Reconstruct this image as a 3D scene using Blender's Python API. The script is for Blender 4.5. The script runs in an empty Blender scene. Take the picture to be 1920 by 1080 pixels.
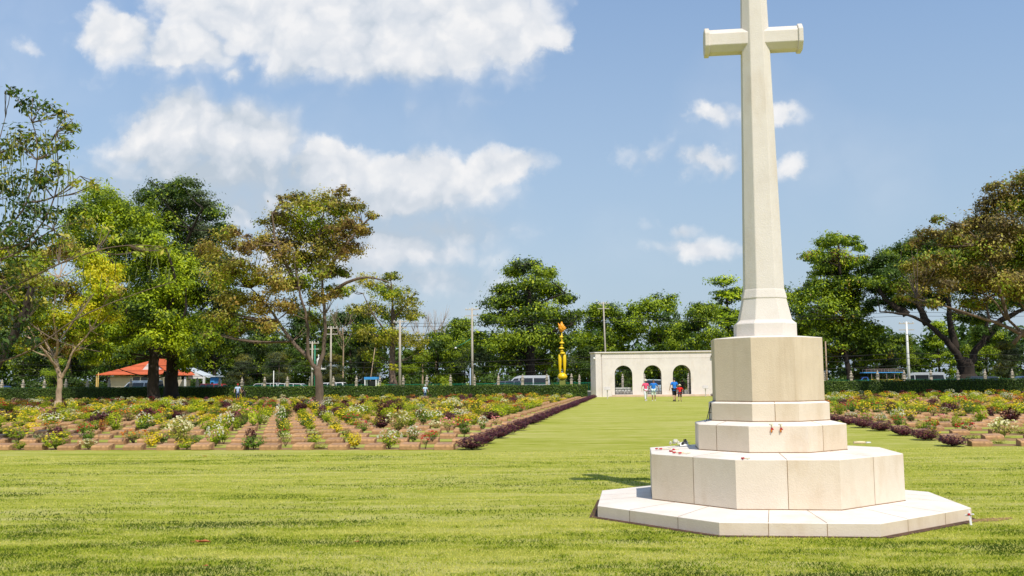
import bpy, bmesh, math, random
import numpy as np
from mathutils import Vector, Matrix
R = math.radians
random.seed(7); rng = np.random.default_rng(7)
scene = bpy.context.scene
COL = scene.collection

# ------------------------------------------------------------------ camera, sky, sun, exposure
CAM_H, FPX, PITCH, ROLL = 1.6, 1824.0, R(5.507), R(0.552)
cam = bpy.data.objects.new('camera', bpy.data.cameras.new('camera')); COL.objects.link(cam)
cam.data.sensor_width = 36; cam.data.lens = 36*FPX/1920
cam.data.clip_start = 0.1; cam.data.clip_end = 6000
cam.matrix_world = (Matrix.Translation((0, 0, CAM_H)) @ Matrix.Rotation(R(90)+PITCH, 4, 'X') @ Matrix.Rotation(-ROLL, 4, 'Z'))
scene.camera = cam
SUN_DIR = Vector((0.367, -0.93, 0)).normalized()
SUN_EL = R(54.5)
sv = Vector((SUN_DIR.x*math.cos(SUN_EL), SUN_DIR.y*math.cos(SUN_EL), math.sin(SUN_EL)))
sun = bpy.data.objects.new('sun', bpy.data.lights.new('sun', 'SUN')); COL.objects.link(sun)
sun.data.energy = 4.6; sun.data.angle = R(0.5); sun.data.color = (1.0, 0.94, 0.83)
sun.rotation_euler = sv.to_track_quat('Z', 'Y').to_euler()
scene.view_settings.view_transform = 'Standard'; scene.view_settings.look = 'None'
scene.view_settings.exposure = 0.0; scene.view_settings.gamma = 1.0
scene.cycles.max_bounces = 6; scene.cycles.diffuse_bounces = 3; scene.cycles.transparent_max_bounces = 4

class NT:
    def __init__(s, tree): s.t = tree; s.L = tree.links
    def n(s, kind, **kw):
        nd = s.t.nodes.new(kind)
        for k, v in kw.items():
            if k == 'inp':
                for i, val in v.items():
                    if isinstance(val, bpy.types.NodeSocket): s.L.new(val, nd.inputs[i])
                    else: nd.inputs[i].default_value = val
            else: setattr(nd, k, v)
        return nd
    def m(s, op, a, b=None, c=None, clamp=False):
        i = {0: a}
        if b is not None: i[1] = b
        if c is not None: i[2] = c
        return s.n('ShaderNodeMath', operation=op, use_clamp=clamp, inp=i).outputs[0]
    def vm(s, op, a, b=None, out=0):
        i = {0: a}
        if b is not None: i[1] = b
        return s.n('ShaderNodeVectorMath', operation=op, inp=i).outputs[out]
    def mix(s, f, a, b, typ='RGBA'):
        nd = s.n('ShaderNodeMix', data_type='RGBA', inp={0: f, 6: a, 7: b})
        return nd.outputs[2]
    def ramp(s, f, stops, interp='LINEAR'):
        nd = s.n('ShaderNodeValToRGB', inp={0: f}); cr = nd.color_ramp; cr.interpolation = interp
        while len(cr.elements) < len(stops): cr.elements.new(0.5)
        for e, (p, c) in zip(cr.elements, stops):
            e.position = p; e.color = (*c, 1) if len(c) == 3 else c
        return nd.outputs[0]

def sky_world():
    w = bpy.data.worlds.new('World'); scene.world = w; w.use_nodes = True
    w.node_tree.nodes.clear(); g = NT(w.node_tree)
    sky = g.n('ShaderNodeTexSky', sky_type='NISHITA', sun_disc=False)
    sky.sun_elevation = SUN_EL; sky.sun_rotation = math.atan2(SUN_DIR.x, SUN_DIR.y)
    sky.air_density = 1.0; sky.dust_density = 0.45; sky.ozone_density = 1.6; sky.altitude = 50
    tc = g.n('ShaderNodeTexCoord').outputs['Generated']
    sp = g.n('ShaderNodeSeparateXYZ', inp={0: tc})
    ay = g.m('MAXIMUM', g.m('ABSOLUTE', sp.outputs[1]), 0.05)
    u = g.m('DIVIDE', sp.outputs[0], ay); v = g.m('DIVIDE', sp.outputs[2], ay)
    uv = g.n('ShaderNodeCombineXYZ', inp={0: u, 1: v}).outputs[0]
    n1 = g.n('ShaderNodeTexNoise', noise_dimensions='2D', inp={'Vector': uv, 'Scale': 10.0, 'Detail': 7.0, 'Roughness': 0.62})
    n2 = g.n('ShaderNodeTexNoise', noise_dimensions='2D', inp={'Vector': uv, 'Scale': 3.1, 'Detail': 3.0, 'Roughness': 0.5})
    wv = g.vm('MULTIPLY', g.vm('SUBTRACT', n1.outputs['Color'], (.5, .5, .5)), (.060, .050, 0))
    p = g.vm('ADD', uv, wv)
    # cumulus banks standing over the far tree line: centre, half axes (in degrees-like tangent units), weight, brightness
    px = [(450,10,170,70,1,0),(600,15,260,105,1.05,0),(800,25,240,125,1.05,.1),(940,60,110,62,1,0),(1030,66,50,30,.9,0),(700,110,240,62,.9,.3),(835,146,36,26,.55,.1),
          (205,66,85,48,.8,0),(330,90,130,54,.8,.1),(330,138,130,36,.4,.2),(435,140,34,24,.5,0),(640,190,80,16,.25,.1),(770,208,36,20,.3,0),(925,185,50,15,.25,0),(25,88,48,22,.3,0),
          (330,245,105,72,1.25,0),(440,255,118,70,1.25,0),(255,282,90,44,.7,.1),(400,330,250,66,1,.55),(330,390,230,76,1.1,.6),(560,385,220,70,1.0,.6),(600,315,110,46,1,.1),
          (780,338,170,52,1,.15),(935,312,80,36,.9,0),(720,375,240,52,.9,.4),(820,432,160,44,.75,.35),(790,478,80,26,.55,.15),(760,530,230,40,.65,.5),(660,460,250,90,.95,.6),
          (1338,218,62,22,.6,.1),(1455,219,66,22,.58,.1),(1228,290,80,36,.35,.2),(1340,300,80,32,.58,.1),(1486,306,40,28,.6,.05),(1318,476,100,28,.6,.2),(1296,440,44,22,.45,.1),
          (1230,430,50,20,.15,.1)]
    def blob(p, x, y, a, b, w):
        yy = y + .0096*(x-960)
        cu = (x-960)/FPX/math.cos(PITCH); cv = math.tan(PITCH+math.atan((540-yy)/FPX))
        sx, sy = FPX/a, FPX/b*.95
        d = g.n('ShaderNodeVectorMath', operation='MULTIPLY_ADD', inp={0: p, 1: (sx, sy, 0), 2: (-cu*sx, -cv*sy, 0)}).outputs[0]
        return g.m('MULTIPLY_ADD', g.vm('LENGTH', d, out=1), -w, 1.25*w)
    dens = None
    for (x, y, a, b, wt, gr) in px:
        f = blob(p, x, y, a*1.18, b*1.18, wt)
        dens = f if dens is None else g.m('SMOOTH_MAX', dens, f, .16)
    grey = None
    for (x, y, a, b, w) in [(330,375,360,100,1.1), (650,190,480,60,.7), (720,420,340,70,.9), (760,530,260,50,.8), (330,165,180,40,.5)]:
        f = blob(p, x, y, a, b, w)
        grey = f if grey is None else g.m('SMOOTH_MAX', grey, f, .2)
    wisps = g.m('MULTIPLY', g.m('SUBTRACT', n2.outputs[0], .50, clamp=True), .7)
    vn = g.n('ShaderNodeTexVoronoi', voronoi_dimensions='2D', feature='SMOOTH_F1', inp={'Vector': p, 'Scale': 26.0, 'Detail': 2.0, 'Smoothness': .35}).outputs['Distance']
    puff = g.m('SUBTRACT', .45, vn)
    dn = g.m('MULTIPLY_ADD', g.m('SUBTRACT', n1.outputs[0], .5), .50, g.m('MULTIPLY_ADD', puff, .34, dens))
    soft = g.m('MULTIPLY_ADD', g.m('MAXIMUM', grey, 0), .8, .44)
    dn = g.n('ShaderNodeMapRange', interpolation_type='SMOOTHSTEP', inp={0: dn, 1: .05, 2: soft, 3: 0.0, 4: .97}).outputs[0]
    dn = g.m('MULTIPLY', dn, g.m('MULTIPLY_ADD', dens, 1.25, .30, clamp=True))
    dn = g.m('ADD', dn, wisps, clamp=True)
    br = g.m('SUBTRACT', g.m('MULTIPLY_ADD', puff, .55, .80), g.m('MULTIPLY', g.m('MAXIMUM', grey, 0), .60), clamp=True)
    cc = g.ramp(br, [(0.12, (5.1, 5.9, 6.8)), (0.48, (7.2, 7.6, 8.2)), (0.85, (9.1, 9.1, 9.2))])
    up = g.m('GREATER_THAN', sp.outputs[2], 0.0)
    lp = g.m('MULTIPLY', dn, up)
    # milky air low over the horizon
    kv = g.m('MINIMUM', g.m('MULTIPLY_ADD', g.m('ABSOLUTE', v), 1.55, 1.10), 1.8)
    hz = g.m('POWER', g.m('SUBTRACT', 1.0, g.m('MULTIPLY', g.m('ABSOLUTE', v), 1.9), clamp=True), 1.3)
    base = g.mix(g.m('MULTIPLY', hz, .92), g.vm('MULTIPLY', g.vm('MULTIPLY', sky.outputs[0], (1.0, 1.0, .985)), g.n('ShaderNodeCombineXYZ', inp={0: kv, 1: kv, 2: kv}).outputs[0]), (4.25, 5.35, 6.75, 1))
    col = g.mix(lp, base, cc)
    bg = g.n('ShaderNodeBackground', inp={0: col, 1: 0.10})
    out = g.n('ShaderNodeOutputWorld', inp={0: bg.outputs[0]})
sky_world()

# ------------------------------------------------------------------ places
BETA = R(7.114)
PV = Vector((math.sin(BETA), math.cos(BETA), 0)); QV = Vector((math.cos(BETA), -math.sin(BETA), 0))
def GW(q, p, z=0.0): return QV*q + PV*p + Vector((0, 0, z))
def Yp(px, p): return p/(math.cos(BETA)+math.sin(BETA)*(px-960)/FPX)      # depth at which a bearing meets a line parallel to the hedge
def atY(px, Y, py=None):
    """world point on bearing px at depth Y; with py also its height"""
    if py is None:
        return Vector(((px-960)/FPX*Y*.995, Y, 0))
    dx, dy = px-960, py-540
    c, s = math.cos(ROLL), math.sin(ROLL)
    X = dx*c - dy*s; V = dx*s + dy*c
    cp, sp_ = math.cos(PITCH), math.sin(PITCH)
    v = -V/FPX
    # y*(-sp)+z*cp = v*(y*cp+z*sp)
    z = Y*(v*cp+sp_)/(cp-v*sp_)
    d = Y*cp+z*sp_
    return Vector((X/FPX*d, Y, z+CAM_H))

# ------------------------------------------------------------------ naming and linking
ORD = ['first','second','third','fourth','fifth','sixth','seventh','eighth','ninth','tenth','eleventh','twelfth','thirteenth','fourteenth','fifteenth','sixteenth','seventeenth','eighteenth','nineteenth']
def ordinal(n):
    if n <= 19: return ORD[n-1]
    tens = {2:'twenty',3:'thirty',4:'forty',5:'fifty',6:'sixty',7:'seventy',8:'eighty'}
    if n % 10 == 0: return tens[n//10][:-1]+'ieth'
    return tens[n//10]+'-'+ORD[n % 10-1]
def tag(o, label=None, cat=None, group=None, kind=None):
    if label: o['label'] = label
    if cat: o['category'] = cat
    if group: o['group'] = group
    if kind: o['kind'] = kind
    return o
def link(name, me, parent=None, mats=()):
    o = bpy.data.objects.new(name, me); COL.objects.link(o)
    for m in (mats if isinstance(mats, (list, tuple)) else [mats]):
        if me is not None and m.name not in [x.name for x in me.materials if x]: me.materials.append(m)
    if parent: o.parent = parent
    return o
def empty(name, loc=(0, 0, 0), rz=0.0):
    o = bpy.data.objects.new(name, None); COL.objects.link(o); o.location = loc; o.rotation_euler = (0, 0, rz); o.empty_display_size = .2
    return o
def copy_tree(o, parent=None):
    c = o.copy(); COL.objects.link(c)
    if parent: c.parent = parent
    for ch in list(KIDS.get(o.name, o.children)): copy_tree(ch, c)
    return c
KIDS = {}

class MB:
    def __init__(s): s.v = []; s.f = []; s.m = []; s.sm = []; s.c = []
    def add(s, vs, fs, mi=0, smooth=False, tint=0.5):
        b = len(s.v); s.v += [tuple(v) for v in vs]
        for f in fs: s.f.append(tuple(b+i for i in f)); s.m.append(mi); s.sm.append(smooth); s.c.append(tint)
    def box(s, x0, x1, y0, y1, z0, z1, mi=0, tint=.5):
        s.add([(x0,y0,z0),(x1,y0,z0),(x1,y1,z0),(x0,y1,z0),(x0,y0,z1),(x1,y0,z1),(x1,y1,z1),(x0,y1,z1)],
              [(0,3,2,1),(4,5,6,7),(0,1,5,4),(1,2,6,5),(2,3,7,6),(3,0,4,7)], mi, False, tint)
    def bar(s, a, b, w, h=None, mi=0):
        a, b = Vector(a), Vector(b); d = (b-a).normalized(); h = h or w
        up = Vector((0,0,1)) if abs(d.z) < .95 else Vector((1,0,0))
        sx = d.cross(up).normalized()*w/2; sz = sx.cross(d).normalized()*h/2
        s.add([a-sx-sz,a+sx-sz,a+sx+sz,a-sx+sz,b-sx-sz,b+sx-sz,b+sx+sz,b-sx+sz],
              [(3,2,1,0),(4,5,6,7),(0,1,5,4),(1,2,6,5),(2,3,7,6),(3,0,4,7)], mi)
    def tube(s, pts, rad, n=8, mi=0, caps=True, smooth=True, wob=0.0):
        pts = [Vector(p) for p in pts]; rings = []
        if not isinstance(rad, (list, tuple)): rad = [rad]*len(pts)
        ref = None; b = len(s.v)
        for i, p in enumerate(pts):
            d = (pts[min(i+1, len(pts)-1)]-pts[max(i-1, 0)]).normalized()
            if ref is None: ref = d.orthogonal().normalized()
            ref = (ref-d*ref.dot(d)).normalized(); o = d.cross(ref)
            for k in range(n):
                a = 2*math.pi*k/n; rr = rad[i]*(1+wob*(random.random()-.5))
                s.v.append(tuple(p+ref*math.cos(a)*rr+o*math.sin(a)*rr))
        for i in range(len(pts)-1):
            for k in range(n):
                k2 = (k+1) % n
                s.f.append((b+i*n+k, b+i*n+k2, b+(i+1)*n+k2, b+(i+1)*n+k)); s.m.append(mi); s.sm.append(smooth); s.c.append(.5)
        if caps:
            s.f.append(tuple(b+k for k in range(n))[::-1]); s.m.append(mi); s.sm.append(False); s.c.append(.5)
            s.f.append(tuple(b+(len(pts)-1)*n+k for k in range(n))); s.m.append(mi); s.sm.append(False); s.c.append(.5)
    def lathe(s, c, prof, n=12, mi=0, smooth=True):
        c = Vector(c); b = len(s.v)
        for r, z in prof:
            for k in range(n):
                a = 2*math.pi*k/n; s.v.append((c.x+r*math.cos(a), c.y+r*math.sin(a), c.z+z))
        for i in range(len(prof)-1):
            for k in range(n):
                k2 = (k+1) % n
                s.f.append((b+i*n+k, b+i*n+k2, b+(i+1)*n+k2, b+(i+1)*n+k)); s.m.append(mi); s.sm.append(smooth); s.c.append(.5)
        s.f.append(tuple(b+(len(prof)-1)*n+k for k in range(n))); s.m.append(mi); s.sm.append(False); s.c.append(.5)
        s.f.append(tuple(b+k for k in range(n))[::-1]); s.m.append(mi); s.sm.append(False); s.c.append(.5)
    def prism(s, poly, y0, y1, mi=0, inset=0.0):
        """poly in (x,z) extruded along y"""
        n = len(poly); b = len(s.v)
        s.v += [(x, y0, z) for x, z in poly]+[(x, y1, z) for x, z in poly]
        fs = [tuple(range(n)), tuple(range(2*n-1, n-1, -1))]+[(i, i+n, (i+1) % n+n, (i+1) % n) for i in range(n)]
        for f in fs: s.f.append(tuple(b+i for i in f)); s.m.append(mi); s.sm.append(False); s.c.append(.5)
    def mesh(s, name='mesh'):
        me = bpy.data.meshes.new(name); me.from_pydata(s.v, [], s.f); me.update()
        me.polygons.foreach_set('material_index', s.m); me.polygons.foreach_set('use_smooth', s.sm)
        a = me.attributes.new('tint', 'FLOAT', 'FACE'); a.data.foreach_set('value', s.c)
        return me
    def fixn(s, me):
        bm = bmesh.new(); bm.from_mesh(me); bmesh.ops.recalc_face_normals(bm, faces=bm.faces); bm.to_mesh(me); bm.free(); return me
    def build(s, name, mats, parent=None, bevel=0, fix=True, segs=1, ang=35):
        me = s.mesh(name)
        bm = bmesh.new(); bm.from_mesh(me)
        if fix: bmesh.ops.recalc_face_normals(bm, faces=bm.faces)
        if bevel:
            es = [e for e in bm.edges if len(e.link_faces) == 2 and e.calc_face_angle() > R(ang)]
            bmesh.ops.bevel(bm, geom=es, offset=bevel, segments=segs, affect='EDGES', clamp_overlap=True)
        bm.to_mesh(me); bm.free()
        o = bpy.data.objects.new(name, me); COL.objects.link(o)
        for m in (mats if isinstance(mats, (list, tuple)) else [mats]): me.materials.append(m)
        if parent: o.parent = parent
        return o

# ------------------------------------------------------------------ materials
MAT = {}
def mat(name, col, rough=.7, var=.12, scale=6.0, bump=.0, bscale=30.0, metal=0.0, spec=.4, vec='Object', tint=0.0, col2=None, stretch=None, rnd=0.0, dirt=None, alt=None, pits=0.0):
    m = bpy.data.materials.new(name); m.use_nodes = True; m.node_tree.nodes.clear(); g = NT(m.node_tree)
    co = g.n('ShaderNodeTexCoord').outputs[vec]
    if stretch: co = g.vm('MULTIPLY', co, stretch)
    n = g.n('ShaderNodeTexNoise', inp={'Vector': co, 'Scale': scale, 'Detail': 5.0, 'Roughness': .6}).outputs[0]
    c2 = col2 or tuple(c*(1-2.2*var) for c in col)
    c = g.ramp(n, [(.3, c2), (.62, col)])
    if alt:      # each block of stone leans to its own shade
        c = g.mix(g.n('ShaderNodeAttribute', attribute_name='tint').outputs['Fac'], c, g.vm('MULTIPLY', c, alt))
    if tint:
        a = g.n('ShaderNodeAttribute', attribute_name='tint').outputs['Fac']
        k = g.m('ADD', g.m('MULTIPLY', g.m('SUBTRACT', a, .5), tint*2), 1.0)
        c = g.vm('MULTIPLY', c, g.n('ShaderNodeCombineXYZ', inp={0: k, 1: k, 2: g.m('POWER', k, 1.3)}).outputs[0])
    if rnd:
        k = g.m('ADD', g.m('MULTIPLY', g.m('SUBTRACT', g.n('ShaderNodeObjectInfo').outputs['Random'], .5), rnd*2), 1.0)
        c = g.vm('MULTIPLY', c, g.n('ShaderNodeCombineXYZ', inp={0: k, 1: k, 2: k}).outputs[0])
    if dirt:
        dn = g.n('ShaderNodeTexNoise', inp={'Vector': g.vm('MULTIPLY', g.n('ShaderNodeTexCoord').outputs['Object'], dirt[2]), 'Scale': dirt[1], 'Detail': 6.0, 'Roughness': .65}).outputs[0]
        c = g.mix(g.m('MULTIPLY', g.n('ShaderNodeMapRange', inp={0: dn, 1: .52, 2: .75}).outputs[0], dirt[3]), c, (*dirt[0], 1))
    if pits:
        pn = g.n('ShaderNodeTexNoise', inp={'Vector': g.n('ShaderNodeTexCoord').outputs['Object'], 'Scale': 13.0, 'Detail': 8.0, 'Roughness': .8}).outputs[0]
        c = g.mix(g.m('MULTIPLY', g.n('ShaderNodeMapRange', inp={0: pn, 1: .64, 2: .74}).outputs[0], pits), c, (.30,.21,.13,1))
        pn = g.n('ShaderNodeTexNoise', inp={'Vector': g.n('ShaderNodeTexCoord').outputs['Object'], 'Scale': 3.0, 'Detail': 9.0, 'Roughness': .75}).outputs[0]
        c = g.mix(g.m('MULTIPLY', g.n('ShaderNodeMapRange', inp={0: pn, 1: .45, 2: .62}).outputs[0], .22), c, g.vm('MULTIPLY', c, (.80,.76,.70)))
    b = g.n('ShaderNodeBsdfPrincipled', inp={'Base Color': c, 'Roughness': rough, 'Metallic': metal, 'Specular IOR Level': spec})
    if bump:
        bn = g.n('ShaderNodeTexNoise', inp={'Vector': co, 'Scale': bscale, 'Detail': 4.0, 'Roughness': .65}).outputs[0]
        bp = g.n('ShaderNodeBump', inp={'Strength': bump, 'Distance': .02, 'Height': bn}); g.L.new(bp.outputs[0], b.inputs['Normal'])
    g.n('ShaderNodeOutputMaterial', inp={0: b.outputs[0]})
    MAT[name] = m; return m
def leafmat(name, cols, trans=.32, rnd=.12, rough=.5):
    """cols: dark -> light palette, driven by each leaf's own tint"""
    m = bpy.data.materials.new(name); m.use_nodes = True; m.node_tree.nodes.clear(); g = NT(m.node_tree)
    a = g.n('ShaderNodeAttribute', attribute_name='tint').outputs['Fac']
    stops = [(i/(len(cols)-1)*.9+.05, c) for i, c in enumerate(cols)]
    c = g.ramp(a, stops)
    k = g.m('ADD', g.m('MULTIPLY', g.m('SUBTRACT', g.n('ShaderNodeObjectInfo').outputs['Random'], .5), rnd*2), 1.0)
    c = g.vm('MULTIPLY', c, g.n('ShaderNodeCombineXYZ', inp={0: k, 1: k, 2: k}).outputs[0])
    b = g.n('ShaderNodeBsdfPrincipled', inp={'Base Color': c, 'Roughness': rough, 'Specular IOR Level': .3})
    tr = g.n('ShaderNodeBsdfTranslucent', inp={0: g.vm('MULTIPLY', c, (1.15, 1.2, .5))})
    mx = g.n('ShaderNodeMixShader', inp={0: trans, 1: b.outputs[0], 2: tr.outputs[0]})
    g.n('ShaderNodeOutputMaterial', inp={0: mx.outputs[0]})
    MAT[name] = m; return m
def plain(name, col, rough=.5, metal=0.0, spec=.5, coat=0.0):
    m = bpy.data.materials.new(name); m.use_nodes = True; g = NT(m.node_tree)
    b = m.node_tree.nodes['Principled BSDF']
    co = g.n('ShaderNodeTexCoord').outputs['Object']
    n = g.n('ShaderNodeTexNoise', inp={'Vector': co, 'Scale': 9.0, 'Detail': 3.0}).outputs[0]
    c = g.ramp(n, [(.3, tuple(x*.86 for x in col)), (.7, col)]); g.L.new(c, b.inputs['Base Color'])
    b.inputs['Roughness'].default_value = rough; b.inputs['Metallic'].default_value = metal
    b.inputs['Specular IOR Level'].default_value = spec; b.inputs['Coat Weight'].default_value = coat
    MAT[name] = m; return m

STONE = mat('limestone', (.71,.58,.435), .85, .04, 1.6, .25, 60, tint=.05, dirt=((.50,.36,.21), 1.6, (1,1,.35), .6), alt=(1.02,1.09,1.22), pits=.6)
STONE_B = mat('limestone_block', (.67,.545,.40), .85, .05, 2.2, .25, 60, tint=.05, dirt=((.46,.34,.21), 2.4, (1.6,1.6,.12), .65), pits=.35)
STONE_S = mat('limestone_shaft', (.69,.625,.565), .85, .04, 1.6, .25, 60, dirt=((.52,.41,.29), 2.2, (1,1,.3), .55), pits=.5)
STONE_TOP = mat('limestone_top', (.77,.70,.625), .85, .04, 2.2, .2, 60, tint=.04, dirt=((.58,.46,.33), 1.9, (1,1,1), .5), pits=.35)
JOINT = mat('stone_joint', (.30,.17,.08), .95, .2, 12)
PILL = mat('pillar_stone', (.50,.43,.35), .9, .12, 3, .2, 25)
GATE_W = mat('gate_plaster', (.76,.69,.64), .9, .05, .9, .15, 25, dirt=((.56,.46,.36), .9, (1,1,.4), .7))
GATE_PL = mat('gate_plinth', (.62,.47,.32), .9, .1, 2)
IRON = plain('dark_iron', (.03,.03,.03), .5, .6)
MARKER = mat('marker_stone', (.48,.275,.125), .92, .14, 5, .5, 40, rnd=.16, dirt=((.13,.07,.04), 7.0, (1,1,.6), .85))
PLAQUE = mat('bronze_plaque', (.44,.25,.13), .55, .12, 9, metal=.0, rnd=.15)
SOIL = mat('bed_soil', (.34,.205,.085), 1.0, .2, 2.5, .8, 25, vec='Object', dirt=((.14,.09,.04), 1.4, (1,1,1), .5))
BARK_PALE = mat('pale_bark', (.50,.36,.24), .95, .25, 3, .9, 14, stretch=(1,1,.35), dirt=((.14,.09,.06), 2.5, (1,1,.5), .9))
BARK_DARK = mat('dark_bark', (.040,.028,.020), .95, .25, 3, 1.0, 12, stretch=(1,1,.3))
BARK_MID = mat('mid_bark', (.17,.12,.085), .95, .25, 3, 1.0, 12, stretch=(1,1,.3))
ROAD = mat('asphalt', (.06,.06,.062), .9, .1, .6, .2, 60)
CONC = mat('concrete', (.52,.48,.42), .85, .12, 3, .3, 30)
POLE = mat('pole_concrete', (.46,.41,.34), .85, .15, 2, .2, 20, stretch=(1,1,.2))
GREENP = plain('green_paint', (.01,.22,.12), .4)
WHITEP = plain('white_paint', (.78,.77,.74), .45)
BLUEP = plain('blue_paint', (.06,.33,.72), .4)
GLASS = plain('dark_glass', (.012,.015,.018), .12, spec=.8)
RUBBER = plain('tyre_rubber', (.02,.02,.02), .85)
CHROME = plain('rim_metal', (.5,.5,.52), .3, .9)

def lawn_material():
    m = bpy.data.materials.new('lawn'); m.use_nodes = True; m.node_tree.nodes.clear(); g = NT(m.node_tree)
    co = g.n('ShaderNodeTexCoord').outputs['Object']
    mp = g.n('ShaderNodeMapping', inp={'Vector': co, 'Rotation': (0, 0, BETA-R(4))}).outputs[0]
    def nz(v, sc, det=4.0, ro=.6): return g.n('ShaderNodeTexNoise', inp={'Vector': v, 'Scale': sc, 'Detail': det, 'Roughness': ro}).outputs[0]
    streak = nz(g.vm('MULTIPLY', mp, (.25, 1.9, 1)), 1.3, 7, .68)
    broad = nz(g.vm('MULTIPLY', mp, (.5, 1.0, 1)), .22, 4)
    fine = nz(mp, 26.0, 5, .75)
    mid = nz(g.vm('MULTIPLY', mp, (.7, 1.6, 1)), 2.6, 5, .65)
    f = g.m('ADD', g.m('MULTIPLY', streak, .50), g.m('MULTIPLY', broad, .18))
    f = g.m('ADD', f, g.m('MULTIPLY', fine, .22)); f = g.m('ADD', f, g.m('MULTIPLY', mid, .26))
    c = g.ramp(f, [(.39, (.11,.16,.005)), (.47, (.215,.26,.014)), (.55, (.335,.35,.040)), (.65, (.46,.435,.13))])
    dry = nz(g.vm('MULTIPLY', mp, (.35, 1.5, 1)), 1.1, 6, .7)
    c = g.mix(g.m('MULTIPLY', g.n('ShaderNodeMapRange', inp={0: dry, 1: .60, 2: .76}).outputs[0], .55), c, (.46,.36,.15,1))
    b = g.n('ShaderNodeBsdfPrincipled', inp={'Base Color': c, 'Roughness': .85, 'Specular IOR Level': .15})
    bp = g.n('ShaderNodeBump', inp={'Strength': .7, 'Distance': .03, 'Height': nz(mp, 55.0, 4, .8)}); g.L.new(bp.outputs[0], b.inputs['Normal'])
    g.n('ShaderNodeOutputMaterial', inp={0: b.outputs[0]}); return m
LAWN = lawn_material()

# ------------------------------------------------------------------ ground, road
def sheet(name, corners, m, z, kind='structure'):
    b = MB(); b.add([(c[0], c[1], z) for c in corners], [tuple(range(len(corners)))])
    o = b.build(name, m, fix=False)
    if o.data.polygons[0].normal.z < 0: o.data.flip_normals()
    return tag(o, kind=kind)
def gsheet(name, q0, q1, p0, p1, m, z): return sheet(name, [GW(q0,p0), GW(q1,p0), GW(q1,p1), GW(q0,p1)], m, z)
sheet('ground', [(-1800,-300), (1800,-300), (1800,2600), (-1800,2600)], LAWN, 0)
gsheet('road', -170, 140, 108, 121, ROAD, .004)
gsheet('pavement', -170, 140, 105.2, 107.6, CONC, .06)
KERB = MB(); KERB.box(-170, 140, 107.6, 107.85, 0, .14)
kb = tag(KERB.build('kerb', CONC), kind='structure'); kb.rotation_euler = (0, 0, -BETA)

# ------------------------------------------------------------------ the memorial cross
MC = GW(1.633, 12.47); MC = Vector((3.169, 12.215, 0))
def octa(A, b):   # A half depth/width, b half face
    return [(-b,-A),(b,-A),(A,-b),(A,b),(b,A),(-b,A),(-A,b),(-A,-b)]
def ring_mesh(mb, secs, mi=0, tints=None):
    """secs: list of (polygon8, z) joined"""
    b = len(mb.v)
    for poly, z in secs: mb.v += [(x, y, z) for x, y in poly]
    for i in range(len(secs)-1):
        for k in range(8):
            k2 = (k+1) % 8
            mb.f.append((b+i*8+k, b+i*8+k2, b+(i+1)*8+k2, b+(i+1)*8+k)); mb.m.append(mi); mb.sm.append(False); mb.c.append(.5)
    mb.f.append(tuple(b+(len(secs)-1)*8+k for k in range(8))); mb.m.append(mi); mb.sm.append(False); mb.c.append(.5)
    mb.f.append(tuple(b+k for k in range(8))[::-1]); mb.m.append(mi); mb.sm.append(False); mb.c.append(.5)
cross = empty('memorial_cross', MC, -BETA)
tag(cross, 'tall pale limestone cross on an octagonal block and stepped octagonal base on the lawn', 'memorial cross')
def tier(name, A, b, z0, zr, zt, Ain, bin_, joints, top=1):
    """one step: side walls cut into blocks at the joints, then a top falling outwards; Ain: foot of the next step"""
    mb = MB(); P = octa(A, b); Q = octa(Ain, bin_)
    for k in range(8):
        a, c = Vector(P[k]), Vector(P[(k+1) % 8]); qa, qc = Vector(Q[k]), Vector(Q[(k+1) % 8])
        fr = [0]+joints.get(k, [.5])+[1]
        for i in range(len(fr)-1):
            s, e = a.lerp(c, fr[i]), a.lerp(c, fr[i+1]); qs, qe = qa.lerp(qc, fr[i]), qa.lerp(qc, fr[i+1])
            tn = .2+.6*random.random()
            ch = .006
            n = Vector(((c-a).y, -(c-a).x)).normalized()
            si, ei = s-n*ch, e-n*ch
            mb.add([(s.x,s.y,z0),(e.x,e.y,z0),(e.x,e.y,zr-ch),(s.x,s.y,zr-ch)], [(0,1,2,3)], 0, False, tn)
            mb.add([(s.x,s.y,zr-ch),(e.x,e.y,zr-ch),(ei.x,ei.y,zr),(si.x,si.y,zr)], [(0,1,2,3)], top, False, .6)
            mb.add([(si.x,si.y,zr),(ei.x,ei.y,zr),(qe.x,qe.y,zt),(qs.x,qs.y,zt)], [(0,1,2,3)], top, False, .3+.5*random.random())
            if i > 0:      # mortar joint: a thin raised line down the face and across the top
                t = (c-a).normalized()*.0032; o = n*.0015
                mb.add([(s.x-t.x+o.x,s.y-t.y+o.y,z0),(s.x+t.x+o.x,s.y+t.y+o.y,z0),(s.x+t.x+o.x,s.y+t.y+o.y,zr-ch),(s.x-t.x+o.x,s.y-t.y+o.y,zr-ch)], [(0,1,2,3)], 2)
                mb.add([(si.x-t.x,si.y-t.y,zr+.0015),(si.x+t.x,si.y+t.y,zr+.0015),(qs.x+t.x,qs.y+t.y,zt+.0015),(qs.x-t.x,qs.y-t.y,zt+.0015)], [(0,1,2,3)], 2)
    # dark mortar line where the step meets what it stands on
    Pj = octa(A+.003, b+.002)
    for k in range(8):
        a, c = Pj[k], Pj[(k+1) % 8]
        mb.add([(a[0],a[1],z0-.004),(c[0],c[1],z0-.004),(c[0],c[1],z0+.009),(a[0],a[1],z0+.009)], [(0,1,2,3)], 2)
    return mb.build(name, [STONE_B if 'block' in name else STONE, STONE_TOP, JOINT], cross, fix=False)
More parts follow.
